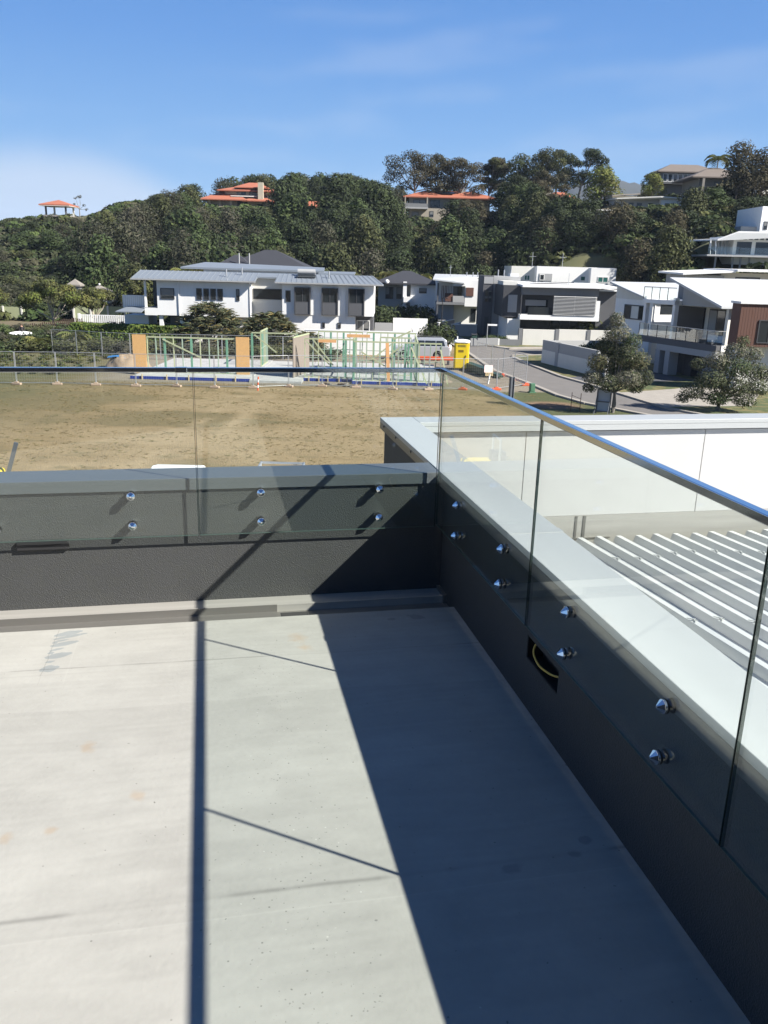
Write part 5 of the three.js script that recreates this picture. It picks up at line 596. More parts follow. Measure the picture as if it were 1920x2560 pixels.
{ // brown post and rail fence and the timber paling fence by the dune
  const g = thing('paling_fence', 'weathered brown paling fence stepping up beside the umbrella tree', 'fence', [-35.6, 0, 89.6]); for (let i = 0; i < 30; i++) { const x = -2.9 + i * 0.21, y = sstep(0, 29, i) * 0.75; mesh('paling', bx(x, x + 0.11, -0.1, 0.75 + y + 0.06 * Math.sin(i * 5.1), -0.03, 0.03), M.fenceTimber, g); } mesh('rail', plank([-2.9, 0.45, -0.05], [3.4, 1.15, -0.05], 0.08, 0.04), M.fenceTimber, g);
  const h = thing('post_and_rail_fence', 'brown post and rail fence along the beach path', 'fence', [-41.5, 0, 86.5]); for (let i = 0; i < 6; i++) mesh('post', bx(-4.2 + i * 1.5, -4.05 + i * 1.5, 0, 0.85, -0.07, 0.07), M.fenceTimber, h); for (const y of [0.3, 0.68]) mesh('rail', bx(-4.3, 3.6, y, y + 0.09, 0.071, 0.12), M.fenceTimber, h); }
// ---- vehicles
function wagon(label, paint, at, turn, o = {}) { // side profile runs along local x, nose at -x
  const g = thing(o.name || 'parked_car', label, 'car', at, turn, o.group), W = 0.92; const paintM = paint; const P = o.ute;
  const low = new THREE.Shape(); low.moveTo(-2.35, 0.45); low.lineTo(-2.38, 0.75); low.quadraticCurveTo(-2.3, 1.02, -1.95, 1.06); low.lineTo(-1.05, 1.14); low.lineTo(2.25, 1.16); low.quadraticCurveTo(2.4, 1.1, 2.42, 0.8); low.lineTo(2.38, 0.45); low.lineTo(1.92, 0.4); low.absarc(1.42, 0.4, 0.46, 0, Math.PI, false); low.lineTo(-0.98, 0.4); low.absarc(-1.42, 0.4, 0.46, 0, Math.PI, false); low.lineTo(-2.35, 0.45);
  const body = mesh('body', (() => { const e = new THREE.ExtrudeGeometry(low, { depth: 2 * W - 0.12, bevelEnabled: true, bevelThickness: 0.06, bevelSize: 0.05, bevelSegments: 3, curveSegments: 14 }); e.translate(0, 0, -W + 0.06); return e; })(), paintM, g);
  const xe = P ? 0.55 : 2.2, up = new THREE.Shape(); up.moveTo(-1.15, 1.14); up.quadraticCurveTo(-0.7, 1.55, -0.35, 1.76); up.quadraticCurveTo(0.2, 1.84, xe - 0.5, 1.84); up.quadraticCurveTo(xe - 0.12, 1.82, xe - 0.05, 1.55); up.lineTo(xe + 0.02, 1.14); up.lineTo(-1.15, 1.14);
  const cab = mesh('cabin', (() => { const e = new THREE.ExtrudeGeometry(up, { depth: 2 * W - 0.36, bevelEnabled: true, bevelThickness: 0.08, bevelSize: 0.03, bevelSegments: 3, curveSegments: 14 }); e.translate(0, 0, -W + 0.18); const p = e.attributes.position; for (let i = 0; i < p.count; i++) { const y = p.getY(i), k = 1 - 0.13 * clamp((y - 1.14) / 0.7); p.setZ(i, p.getZ(i) * k); } e.computeVertexNormals(); return e; })(), paintM, g);
  const side = (a, b, z) => { const s = new THREE.Shape(); s.moveTo(a[0], 1.2); s.lineTo(a[1], 1.66); s.lineTo(b[1], 1.66); s.lineTo(b[0], 1.2); s.closePath(); const e = new THREE.ExtrudeGeometry(s, { depth: 0.012, bevelEnabled: false }); e.translate(0, -1.43, 0); e.rotateX(z > 0 ? -0.135 : 0.135); e.translate(0, 1.43, z > 0 ? z : z - 0.012); return e; };
  const spans = P ? [[[-0.82, -0.34], [0.4, 0.4]]] : [[[-0.82, -0.34], [0.28, 0.28]], [[0.36, 0.36], [1.22, 1.22]], [[1.3, 1.3], [2.05, 1.9]]];
  for (const z of [0.80, -0.80]) for (const [a, b] of spans) mesh('window', side(a, b, z), M.glassDark, cab);
  mesh('windscreen', plank([-1.08, 1.2, 0], [-0.44, 1.72, 0], 0.02, 1.4), M.glassDark, cab); mesh('rear_window', plank([xe + 0.055, 1.24, 0], [xe - 0.005, 1.62, 0], 0.02, 1.3), M.glassDark, cab);
  for (const x of [-1.42, 1.42]) for (const z of [0.8, -0.8]) { const w = new THREE.Group(); w.name = 'wheel'; w.position.set(x, 0.38, z); g.add(w); mesh('tyre', (() => { const t = new THREE.TorusGeometry(0.29, 0.095, 10, 28); t.scale(1, 1, 1.15); return t; })(), M.rubber, w); mesh('rim', (() => { const q = [new THREE.CylinderGeometry(0.09, 0.09, 0.16, 14).rotateX(Math.PI / 2)]; for (let k = 0; k < 6; k++) { const b = new THREE.BoxGeometry(0.05, 0.22, 0.14); b.translate(0, 0.12, 0); b.rotateZ(k * Math.PI / 3); q.push(b); } const r = new THREE.TorusGeometry(0.21, 0.025, 8, 24); q.push(r); return mrg(q); })(), M.galv, w); }
  for (const z of [0.7, -0.7]) { mesh('headlight', rbx(-2.42, -2.3, 0.78, 0.96, z - 0.16, z + 0.16, 0.03, 2), M.lightGrey, g); mesh('tail_light', rbx(2.36, 2.455, 0.85, 1.12, z - 0.12 + Math.sign(z) * 0.06, z + 0.1 + Math.sign(z) * 0.06, 0.02, 2), mat('tailRed', [0.28, 0.01, 0.01], 0.3), g); }
  mesh('bumper', rbx(2.3, 2.5, 0.42, 0.7, -0.86, 0.86, 0.05, 2), paintM, g); mesh('bumper', rbx(-2.46, -2.3, 0.42, 0.66, -0.86, 0.86, 0.05, 2), paintM, g); for (const z of [0.98, -0.98]) mesh('mirror', rbx(-0.86, -0.72, 1.16, 1.34, z - 0.1, z + 0.1, 0.04, 2), paintM, g);
  if (o.spare) { const s = mesh('spare_wheel', bar([2.44, 0.95, 0.1], [2.62, 0.95, 0.1], 0.36, 0.34, 24), M.white, g); }
  if (o.rails) for (const z of [0.62, -0.62]) mesh('roof_rail', [bar([-0.2, 1.93, z], [1.7, 1.93, z], 0.022), bar([-0.2, 1.83, z], [-0.2, 1.93, z], 0.022), bar([1.7, 1.83, z], [1.7, 1.93, z], 0.022)], M.charcoal, g);
  if (o.rack) mesh('roof_rack', [bar([-0.2, 2.02, 0.62], [-0.2, 2.02, -0.62], 0.035), bar([0.4, 2.02, 0.62], [0.4, 2.02, -0.62], 0.035), bar([-0.25, 2.02, 0.62], [0.45, 2.02, 0.62], 0.035), bar([-0.25, 2.02, -0.62], [0.45, 2.02, -0.62], 0.035), ...[[-0.2, 0.62], [-0.2, -0.62], [0.4, 0.62], [0.4, -0.62]].map(([x, z]) => bar([x, 1.75, z * 1.08], [x, 2.02, z], 0.03))], M.galv, g);
  if (P) { const t = mesh('tray', [bx(0.62, 2.5, 1.17, 1.22, -0.92, 0.92), bx(0.62, 0.68, 1.22, 1.55, -0.92, 0.92), bx(2.44, 2.5, 1.22, 1.5, -0.92, 0.92), bx(0.68, 2.44, 1.22, 1.5, -0.92, -0.88), bx(0.68, 2.44, 1.22, 1.5, 0.88, 0.92)], M.galv, g); }
  return g;
}
mat('silverPaint', [0.42, 0.43, 0.45], 0.3, 0.35); mat('whitePaint', [0.75, 0.75, 0.74], 0.3);
wagon('silver four wheel drive wagon with a white spare wheel behind the wall frames', M.silverPaint, [2.72, 0, 71.95], 0.02, { rails: true, spare: true });
wagon('white utility with a plain cab roof parked below the back parapet', M.whitePaint, [-6.05, 0, 23.6], -Math.PI / 2 + 0.02, { ute: true, name: 'utility_vehicle' });
wagon('white utility with a silver roof rack parked below the back parapet', M.whitePaint, [-2.98, 0, 23.35], -Math.PI / 2, { ute: true, rack: true, name: 'utility_vehicle' });
{ const g = thing('mini_loader', 'yellow mini loader with roll bar parked below the back parapet', 'loader', [-12.35, -0.12, 24.0], 0.3); mesh('body', rbx(-0.9, 0.9, 0.4, 1.5, -0.6, 0.6, 0.12, 3), M.toiletYellow, g); for (const x of [-0.55, 0.55]) for (const z of [-0.65, 0.65]) mesh('wheel', bar([x, 0.38, z - 0.13], [x, 0.38, z + 0.13], 0.38, 0.38, 18), M.rubber, g); mesh('roll_bar', [bar([-0.2, 1.4, 0.5], [-0.2, 2.3, 0.5], 0.04), bar([-0.2, 1.4, -0.5], [-0.2, 2.3, -0.5], 0.04), bar([-0.2, 2.3, -0.5], [-0.2, 2.3, 0.5], 0.04)], M.galv, g); mesh('arm', plank([0.9, 1.0, 0], [1.35, 2.35, 0], 0.12, 0.1), M.steelPost, g); mesh('bucket', rbx(1.1, 1.7, 0.05, 0.55, -0.7, 0.7, 0.04, 2), M.steelPost, g); mesh('seat', rbx(-0.5, 0, 1.5, 1.85, -0.25, 0.25, 0.05, 2), M.black, g); }

// ---------------------------------------------------------------- vegetation
const leafMat = (M.foliage = new THREE.MeshPhysicalMaterial({ roughness: 0.9, specularIntensity: 0.3, transmission: 0.28, thickness: 0, vertexColors: true, side: THREE.DoubleSide }));
mat('bark', [0.13, 0.105, 0.08], 0.9); mat('paleBark', [0.30, 0.26, 0.21], 0.85); mat('greyBark', [0.16, 0.145, 0.125], 0.9);
const TONE = { hedge: [[0.085, 0.135, 0.028], [0.12, 0.175, 0.034], [0.065, 0.10, 0.024], [0.15, 0.18, 0.04]], // base colours of each kind of leaf, with natural spread
  deep: [[0.027, 0.0388, 0.0152], [0.0391, 0.0544, 0.0211], [0.0541, 0.0718, 0.0273], [0.0262, 0.0345, 0.0158]], olive: [[0.055, 0.0633, 0.025], [0.0807, 0.089, 0.0343], [0.0954, 0.0977, 0.0394], [0.0417, 0.0476, 0.0209]],
  brown: [[0.0508, 0.0473, 0.0263], [0.069, 0.0608, 0.0341], [0.0439, 0.045, 0.0232], [0.0821, 0.0709, 0.041]], grey: [[0.051, 0.0546, 0.0309], [0.0711, 0.0699, 0.045], [0.04, 0.0447, 0.0253], [0.0879, 0.082, 0.0573]],
  mid: [[0.0442, 0.0678, 0.0225], [0.0625, 0.0891, 0.0301], [0.0817, 0.1076, 0.0373], [0.0345, 0.0511, 0.0191]], lime: [[0.1073, 0.1319, 0.0298], [0.1441, 0.1553, 0.0396], [0.0842, 0.1044, 0.0261], [0.1218, 0.1181, 0.0339]],
  coastal: [[0.0589, 0.0845, 0.0333], [0.0653, 0.0817, 0.0413], [0.0925, 0.1066, 0.0544], [0.0522, 0.0609, 0.0348], [0.185, 0.1796, 0.1306], [0.1088, 0.1034, 0.0544]], pandan: [[0.0525, 0.0714, 0.0357], [0.0788, 0.0924, 0.0473], [0.1155, 0.1208, 0.063], [0.168, 0.1365, 0.0525]], palm: [[0.085, 0.105, 0.03], [0.13, 0.14, 0.04], [0.17, 0.16, 0.05]] };
function LeafBuf() { const P = [], N = [], C = [], I = []; let n = 0;
  return { quad(c, nrm, len, wid, tone, R, twist) { // pointed leaf or leaf clump: rhombus in the plane normal to nrm
      const a = Math.abs(nrm[1]) < 0.9 ? [0, 1, 0] : [1, 0, 0]; let t = [nrm[1] * a[2] - nrm[2] * a[1], nrm[2] * a[0] - nrm[0] * a[2], nrm[0] * a[1] - nrm[1] * a[0]]; let l = Math.hypot(...t); t = t.map(x => x / l); const b = [nrm[1] * t[2] - nrm[2] * t[1], nrm[2] * t[0] - nrm[0] * t[2], nrm[0] * t[1] - nrm[1] * t[0]]; const q = twist, cs = Math.cos(q), sn = Math.sin(q), e = t.map((x, i) => x * cs + b[i] * sn), f = t.map((x, i) => -x * sn + b[i] * cs);
      const k = 0.78 + 0.44 * R(); for (const [x, y] of [[-len, 0], [0, -wid], [len, 0], [0, wid]]) { P.push(c[0] + e[0] * x + f[0] * y, c[1] + e[1] * x + f[1] * y, c[2] + e[2] * x + f[2] * y); N.push(...nrm); C.push(tone[0] * k, tone[1] * k, tone[2] * k); } I.push(n, n + 1, n + 2, n, n + 2, n + 3); n += 4; },
    strip(pts, w, tone, k = 1) { // blade along points, width tapering
      const s = n; pts.forEach(([x, y, z, sx, sz, sy = 0], i) => { const q = w * (1 - i / (pts.length - 0.4)) * (i ? 1 : 0.7); P.push(x + sx * q, y + sy * q, z + sz * q, x - sx * q, y - sy * q, z - sz * q); N.push(0, 1, 0, 0, 1, 0); C.push(...tone.map(t => t * k), ...tone.map(t => t * k)); n += 2; }); for (let i = 0; i < pts.length - 1; i++) { const a = s + 2 * i; I.push(a, a + 1, a + 3, a, a + 3, a + 2); } },
    geo(recalc) { const g = new THREE.BufferGeometry(); g.setAttribute('position', new THREE.Float32BufferAttribute(P, 3)); g.setAttribute('normal', new THREE.Float32BufferAttribute(N, 3)); g.setAttribute('color', new THREE.Float32BufferAttribute(C, 3)); g.setIndex(I); if (recalc) g.computeVertexNormals(); return g; } }; }
const unit = R => { const z = 2 * R() - 1, a = R() * Math.PI * 2, r = Math.sqrt(1 - z * z); return [r * Math.cos(a), z, r * Math.sin(a)]; };
function crownGeo(R, clumps, per, s0, s1, tones, aspect = 0.55) {
  const L = LeafBuf(); let tot = 0; const vol = clumps.map(c => Math.pow(c[3] * c[4] * (c[5] || c[3]), 0.67)); vol.forEach(v => tot += v);
  clumps.forEach((c, ci) => { const n = Math.round(per * vol[ci] / tot), tone0 = tones[Math.floor(R() * tones.length)]; for (let i = 0; i < n; i++) { const d = unit(R), rad = 0.55 + 0.5 * Math.pow(R(), 0.6), lump = 0.82 + 0.4 * vnoise(d[0] * 2.3 + ci * 7, d[1] * 2.3 + d[2] * 3.1, 19); const p = [c[0] + d[0] * c[3] * rad * lump, c[1] + d[1] * c[4] * rad * lump, c[2] + d[2] * (c[5] || c[3]) * rad * lump]; const j = unit(R), nn = [d[0] * 0.85 + j[0] * 0.55, d[1] * 0.8 + j[1] * 0.55 + 0.2, d[2] * 0.85 + j[2] * 0.55], l = Math.hypot(...nn) || 1; const s = lerp(s0, s1, R()); L.quad(p, nn.map(x => x / l), s, s * aspect, R() < 0.6 ? tone0 : tones[Math.floor(R() * tones.length)], R, R() * 6.28); } });
  return L.geo();
}
function trunkGeo(base, fork, r, clumps, R, seg = 6) { const q = [bar([0, -0.6, 0], fork, r * 1.25, r * 0.8, seg + 1)]; for (const c of clumps) { const m = [lerp(fork[0], c[0], 0.5) + (R() - 0.5) * 0.4, lerp(fork[1], c[1], 0.45), lerp(fork[2], c[2], 0.5) + (R() - 0.5) * 0.4]; q.push(bar(fork, m, r * 0.55, r * 0.38, 5), bar(m, [c[0], c[1] + 0.1, c[2]], r * 0.38, r * 0.12, 5)); } return mrg(q); }
// prototypes: [crown geometry, trunk geometry, natural height]
function proto(kind, seed, o) { const R = mulberry(seed), cl = []; const H = o.h, n = o.clumps; for (let i = 0; i < n; i++) { const a = i * 2.4 + R() * 0.8, t = (i + 0.5) / n, rad = o.spread * (o.shape === 'cone' ? (1.05 - t) : Math.sin(Math.PI * (0.2 + 0.75 * t))) * (0.55 + 0.5 * R()); const y = lerp(o.low, H - o.cr * 0.8, o.shape === 'umbrella' ? 0.55 + 0.45 * R() : t); const cr = o.cr * (0.75 + 0.5 * R()); cl.push([Math.cos(a) * rad, y, Math.sin(a) * rad, cr, cr * (o.flat || 0.8)]); } cl.push([0, H - o.cr * 0.7, 0, o.cr * 0.9, o.cr * 0.7]);
  return { crown: crownGeo(R, cl, o.n, o.s0, o.s1, TONE[kind], o.aspect || 0.6), trunk: trunkGeo(null, [0, o.fork || H * 0.3, 0], o.r || 0.16, cl.slice(0, 6), R), h: H }; }
const FOREST = {
  deep: [proto('deep', 11, { h: 8, low: 1.6, spread: 2.5, cr: 1.7, clumps: 10, n: 3150, s0: 0.132, s1: 0.302 }), proto('deep', 12, { h: 9, low: 1.5, spread: 2.8, cr: 1.8, clumps: 12, n: 3570, s0: 0.132, s1: 0.302 })],
  mid: [proto('mid', 13, { h: 8, low: 1.5, spread: 2.5, cr: 1.6, clumps: 10, n: 3150, s0: 0.120, s1: 0.288 }), proto('mid', 14, { h: 7, low: 1.2, spread: 2.6, cr: 1.6, clumps: 9, n: 2940, s0: 0.120, s1: 0.288 })],
  olive: [proto('olive', 15, { h: 8, low: 1.6, spread: 2.4, cr: 1.6, clumps: 10, n: 2940, s0: 0.120, s1: 0.274 }), proto('olive', 16, { h: 9, low: 3.4, spread: 2.4, cr: 1.5, clumps: 11, n: 2940, s0: 0.120, s1: 0.274 })],
  brown: [proto('brown', 17, { h: 9, low: 1.4, spread: 2.2, cr: 1.5, clumps: 12, n: 3150, s0: 0.120, s1: 0.288, aspect: 0.4, shape: 'cone' }), proto('brown', 18, { h: 8, low: 2.8, spread: 2.3, cr: 1.6, clumps: 10, n: 2940, s0: 0.120, s1: 0.288, aspect: 0.4 })],
  grey: [proto('grey', 19, { h: 6, low: 0.8, spread: 2.3, cr: 1.5, clumps: 9, n: 2730, s0: 0.108, s1: 0.259, aspect: 0.35 }), proto('grey', 20, { h: 7, low: 1.0, spread: 2.2, cr: 1.5, clumps: 10, n: 2730, s0: 0.108, s1: 0.259, aspect: 0.35 })],
  lime: [proto('lime', 21, { h: 7, low: 1.2, spread: 2.3, cr: 1.5, clumps: 9, n: 2940, s0: 0.120, s1: 0.274 })],
};
function plantTree(name, label, P, u, v, h, o = {}) { const base = o.base !== undefined ? o.base : hill(u, v) - 0.1, g = thing(name, label, o.cat || 'tree', [u, base, v], o.turn !== undefined ? o.turn : rr(0, 6.28), o.group), k = h / P.h, w = k * (o.wide || 1); g.scale.set(w, k, w); mesh('trunk', P.trunk, o.bark || M.bark, g); mesh('crown', P.crown, leafMat, g); return g; }
const SKYLINE = [[-95, 13.6], [-82.5, 14.9], [-63.9, 16.2], [-54, 19.2], [-43.4, 23.1], [-35.8, 24.7], [-23.4, 26.0], [-11, 26.2], [-1.8, 24.6], [4, 23.6], [14, 24.6], [26, 25.5], [36, 24.5], [39.5, 22.8], [44, 21.8], [48, 22.6], [60, 27.5], [75, 29], [95, 30]];
const FOOTPRINTS = [[-42, -23, 187, 199], [-20, -13, 188, 195], [2, 21, 176, 189], [26, 39, 185, 193], [30, 38, 148, 159], [38.5, 51.5, 154, 167], [49.5, 62, 166, 177], [51.5, 75, 149, 163], [36, 52, 99.5, 111.5], [28.5, 41.5, 85, 96], [44, 57, 111, 121], [16.5, 32.5, 120, 133], [-67.5, -60.5, 167, 173], [-20, -9.5, 103, 113], [-3, 8, 116, 128], [4, 31, 94, 121], [-41.5, -34, 104, 113]];
let nForest = 0; const LABELS = { deep: 'dark green broadleaf tree in the hillside wood', mid: 'fresh green leafy tree in the hillside wood', olive: 'olive leaved tree in the hillside wood', brown: 'brownish feathery she-oak in the hillside wood', grey: 'grey twiggy coastal tree on the hillside', lime: 'yellow green tree in the hillside wood' };
const topAllowed = (u, v) => { let y = lerp(7.58, table(SKYLINE, u / v * 185), v / 185); for (const [a, b, vv, lo] of VIEWS) if (v < vv) { const s = u / v * vv; if (s > a - 1.6 && s < b + 1.6) y = Math.min(y, 7.58 + (lo - 7.58) * v / vv); } return y; };
{
  const R = mulberry(909), spots = [];
  for (let v = 102; v < 222; v += 5.9) for (let u = -98; u < 92; u += 5.9) { const x = u + (R() - 0.5) * 4.6, z = v + (R() - 0.5) * 4.6, a = R(), b = R(), c = R(); spots.push([x, z, a, b, c]); }
  for (const [u, v, a, b, c] of spots) {
    const w = u * 165 / Math.max(90, v); if (Math.abs(u / v) > 0.5 || v < table(FOOT, w) - 2 || v > table(TOPV, w) + (u > -46 && u < 2 ? 36 : 14)) continue; if (FOOTPRINTS.some(f => u > f[0] - 1 && u < f[1] + 1 && v > f[2] - 1 && v < f[3] + 1)) continue;
    const base = hill(u, v), cap = topAllowed(u, v) * 1 - base; let h = u < -44 ? lerp(2.4, 4.2, a) : lerp(6.8, 11, a); if (v > table(TOPV, w) - 14 && cap > 3.5 && u > -44) h = Math.max(h, Math.min(v > table(TOPV, w) + 10 ? 13 : 11.5, cap * lerp(0.84, 1.0, b))); h = Math.min(h, cap); if (h < 2.2 || nForest > 330) continue;
    let kind; if (u < -30) kind = c < 0.34 ? 'grey' : c < 0.52 ? 'olive' : c < 0.8 ? 'mid' : 'deep'; else if (u < 4) kind = c < 0.42 ? 'deep' : c < 0.66 ? 'mid' : c < 0.85 ? 'olive' : 'grey'; else kind = c < 0.34 ? 'brown' : c < 0.72 ? 'deep' : c < 0.9 ? 'olive' : 'mid';
    const list = FOREST[kind], P = list[Math.floor(b * list.length) % list.length]; plantTree('hillside_tree', LABELS[kind], P, u, v, h, { wide: clamp(7.6 / h, 0.95, 1.9), group: LABELS[kind].replace(/ (in|on) the hillside.*/, 's of the hillside wood'), base: base - 0.3 }); nForest++;
  }
}
for (const [u, v, h] of [[19, 136, 6.5], [21.5, 139, 7], [24, 136, 6], [26.5, 138, 6.8], [29, 135, 6], [31, 139, 6.5], [17, 138, 7], [27.8, 141, 7]]) plantTree('hillside_tree', LABELS.deep, FOREST.deep[Math.round(u) % 2], u, v, h, { wide: 1.3, group: 'dark green broadleaf trees of the hillside wood' });
// tall gums standing over the ridge
{
  const L = [[4.5, 181, 29.7, 9.6, 'brown', 0], [9.2, 183, 29.9, 7.5, 'brown', 0], [13.8, 181, 28.9, 7.4, 'brown', 0], [19.3, 183, 29.4, 5.0, 'olive', 0.1], [22.8, 184, 29.6, 5.4, 'brown', -0.05], [26.2, 181, 28.4, 8.4, 'deep', 0], [30.2, 181, 30.7, 8.2, 'olive', 0], [33.6, 183, 31.2, 7.4, 'olive', 0], [37.6, 182, 31.5, 7.6, 'deep', 0.14], [29.2, 170, 25.5, 7.6, 'brown', 0], [23.4, 168, 24.2, 7.0, 'deep', 0]];
  L.forEach(([u, v, top, w, kind, lean], i) => { const R = mulberry(500 + i * 7), base = hill(u, v) - 0.3, H = top - base, cl = []; const n = 12; for (let k = 0; k < n; k++) { const a = k * 2.4 + R(), rad = w * 0.5 * (0.3 + 0.85 * R()), y = H * lerp(i < 9 ? 0.5 : 0.35, 0.93, (k + R()) / n), cr = w * lerp(0.12, 0.23, R()); cl.push([Math.cos(a) * rad + lean * y, y, Math.sin(a) * rad * 0.8, cr * 1.25, cr * 0.68]); } cl.push([lean * H, H - 1, 0, w * 0.16, 0.9]);
    const g = thing('gum_tree', ['tall brownish gum standing over the beige apartment house', 'tall thin crowned gum on the ridge with sky between its limbs', 'dense dark gum on the ridge', 'tall dark gum leaning right with a bare pale trunk above the ridge'][i === 8 ? 3 : i < 3 ? 0 : i === 3 || i === 4 ? 1 : 2], 'tree', [u, base, v], 0, ['gums over the apartment house', 'thin gums on the ridge', 'dense gums on the ridge'][i < 3 ? 0 : i === 3 || i === 4 ? 1 : 2]); if (i === 8) delete g.userData.group; mesh('trunk', trunkGeo(null, [lean * H * 0.45, H * 0.45, 0], 0.24, cl, R), M.greyBark, g); mesh('crown', crownGeo(R, cl, 6500, 0.1, 0.25, TONE[kind], 0.5), leafMat, g); });
}
plantTree('yellow_green_tree', 'bright yellow green tree below the terracotta roofs on the right ridge', FOREST.lime[0], 38.6, 164, 7.2, { wide: 1.25 }); plantTree('yellow_green_tree', 'yellow green tree in front of the cream hill house', FOREST.lime[0], 47.5, 163, 4.6, { wide: 1.2 }); plantTree('she_oak', 'brown conical she-oak behind the louvred corner house', FOREST.brown[0], 32.2, 113, 9.6, { wide: 1.0, base: 2.2 }); plantTree('she_oak', 'tall dark she-oak beside the brown roofed ridge house', FOREST.brown[0], 53.2, 138, 9.5, { wide: 1.1 }); plantTree('she_oak', 'broad dark she-oak above the glass deck house', FOREST.brown[1], 57.5, 139, 9.2, { wide: 1.3 });
{ const g = thing('bare_tree', 'spindly nearly leafless tree beside the gazebo', 'tree', [-60.6, 15.0, 171]); const R = mulberry(71); const cl = [[0.2, 3.9, 0, 0.5, 0.3], [-0.6, 3.7, 0.1, 0.4, 0.25], [0.9, 2.4, 0, 0.3, 0.25], [1.4, 1.6, 0, 0.35, 0.2], [-0.9, 2.6, 0, 0.3, 0.2]]; mesh('trunk', trunkGeo(null, [0, 1.6, 0], 0.09, cl, R), M.greyBark, g); mesh('crown', crownGeo(R, cl, 130, 0.08, 0.2, TONE.grey, 0.5), leafMat, g); }
// undergrowth covering the hill: one uncountable mass
{
  const R = mulberry(333), L = LeafBuf(); for (let i = 0; i < 64; i++) { const d = unit(R); d[1] = Math.abs(d[1]); const j = unit(R), nn = [d[0] + j[0], d[1] * 0.8 + j[1] * 0.8 + 0.4, d[2] + j[2]], l = Math.hypot(...nn); L.quad([d[0] * 0.95, d[1] * 0.85, d[2] * 0.95], nn.map(x => x / l), 0.26, 0.17, [0.9, 0.95, 0.8], R, R() * 6.3); }
  const pts = []; while (pts.length < 7000) { const v = 98 + R() * 110, u = (R() - 0.5) * 1.04 * v, w = u * 165 / Math.max(90, v); if (v < table(FOOT, w) - 4 || FOOTPRINTS.some(f => u > f[0] && u < f[1] && v > f[2] && v < f[3])) { if (R() < 0.002) pts.push(null); continue; } if (topAllowed(u, v) < hill(u, v) + 0.9) continue; pts.push([u, v]); }
  const ok = pts.filter(Boolean), im = new THREE.InstancedMesh(L.geo(), leafMat, ok.length), mm = new THREE.Matrix4(), q = new THREE.Quaternion(), c = new THREE.Color(); ok.forEach(([u, v], i) => { const s = 0.7 + 1.1 * R(), p = site(u, hill(u, v) - 0.15, v); mm.compose(p, q.setFromAxisAngle(UPV, R() * 6.3), new THREE.Vector3(s * 1.2, s, s * 1.2)); im.setMatrixAt(i, mm); const t = u < -45 ? [TONE.grey, TONE.mid, TONE.olive, TONE.deep][Math.floor(R() * 4)] : u < 4 ? [TONE.deep, TONE.mid, TONE.olive, TONE.deep][Math.floor(R() * 4)] : [TONE.brown, TONE.deep, TONE.deep, TONE.olive][Math.floor(R() * 4)], k = t[Math.floor(R() * 4)]; c.setRGB(k[0], k[1], k[2]); im.setColorAt(i, c); }); im.name = 'hillside_scrub'; im.castShadow = im.receiveShadow = true; tag(im, 'low mixed scrub covering the hillside between the trees', 'scrub', null, 'stuff'); scene.add(im);
}
// street trees
{
  const R = mulberry(61), cl = [[-0.3, 5.1, 0.1, 0.5, 0.5], [-0.15, 4.4, 0, 0.8, 0.6], [0.6, 4.0, 0.2, 0.6, 0.5], [-0.6, 3.7, -0.3, 0.7, 0.6], [0.3, 3.3, 0.4, 0.95, 0.7], [1.1, 2.9, 0, 0.75, 0.6], [-1.0, 2.8, 0.2, 0.75, 0.6], [0.0, 2.5, -0.6, 0.95, 0.7], [1.35, 2.05, 0.4, 0.68, 0.55], [-1.3, 2.0, 0.3, 0.62, 0.5], [0.5, 2.0, 0.7, 0.85, 0.6], [-0.5, 1.75, 0.6, 0.8, 0.55], [1.05, 1.45, 0.2, 0.55, 0.36], [-1.35, 1.35, 0, 0.42, 0.3]];
  const g = thing('street_tree', 'rounded grey green street tree with a crooked trunk by the kerb', 'tree', [12.65, 0, 46.5]); mesh('trunk', mrg([bar([0, -0.2, 0], [0.1, 0.5, 0], 0.11, 0.09, 8), bar([0.1, 0.5, 0], [0.02, 1.1, 0.03], 0.09, 0.075, 8), trunkGeo(null, [0.02, 1.15, 0.03], 0.07, cl, R)]), M.greyBark, g); mesh('crown', crownGeo(R, cl.map(c => [c[0] * 1.05, c[1], c[2] * 1.1, c[3] * 0.86, c[4] * 0.82]), 16000, 0.036, 0.085, TONE.coastal, 0.4), leafMat, g);
  const R2 = mulberry(62), c2 = [[0.9, 4.0, 0, 0.45, 0.4], [0.5, 3.5, 0.2, 0.7, 0.55], [1.5, 3.3, 0, 0.7, 0.5], [-0.4, 2.9, 0.2, 0.8, 0.6], [-1.3, 2.7, 0, 0.55, 0.45], [0.5, 2.6, 0.4, 1.0, 0.7], [1.7, 2.4, 0.1, 0.9, 0.6], [2.5, 2.2, 0, 0.7, 0.55], [-0.7, 1.9, 0.5, 1.0, 0.7], [0.5, 1.6, 0.7, 1.0, 0.7], [1.8, 1.5, 0.4, 0.9, 0.6], [-1.5, 1.2, 0.3, 0.8, 0.55], [-0.3, 0.9, 0.6, 0.9, 0.5], [1.2, 0.8, 0.5, 0.8, 0.5], [-2.0, 0.8, 0.2, 0.5, 0.35]];
  const t = thing('street_tree', 'spreading grey green street tree with pale leaf tips before the garage', 'tree', [19.0, 0, 47.8]); mesh('trunk', trunkGeo(null, [0.1, 0.7, 0], 0.11, c2, R2), M.greyBark, t); mesh('crown', crownGeo(R2, c2.map(c => [c[0] * 1.05, c[1], c[2] * 1.1, c[3] * 0.86, c[4] * 0.82]), 16500, 0.036, 0.085, TONE.coastal, 0.4), leafMat, t);
}
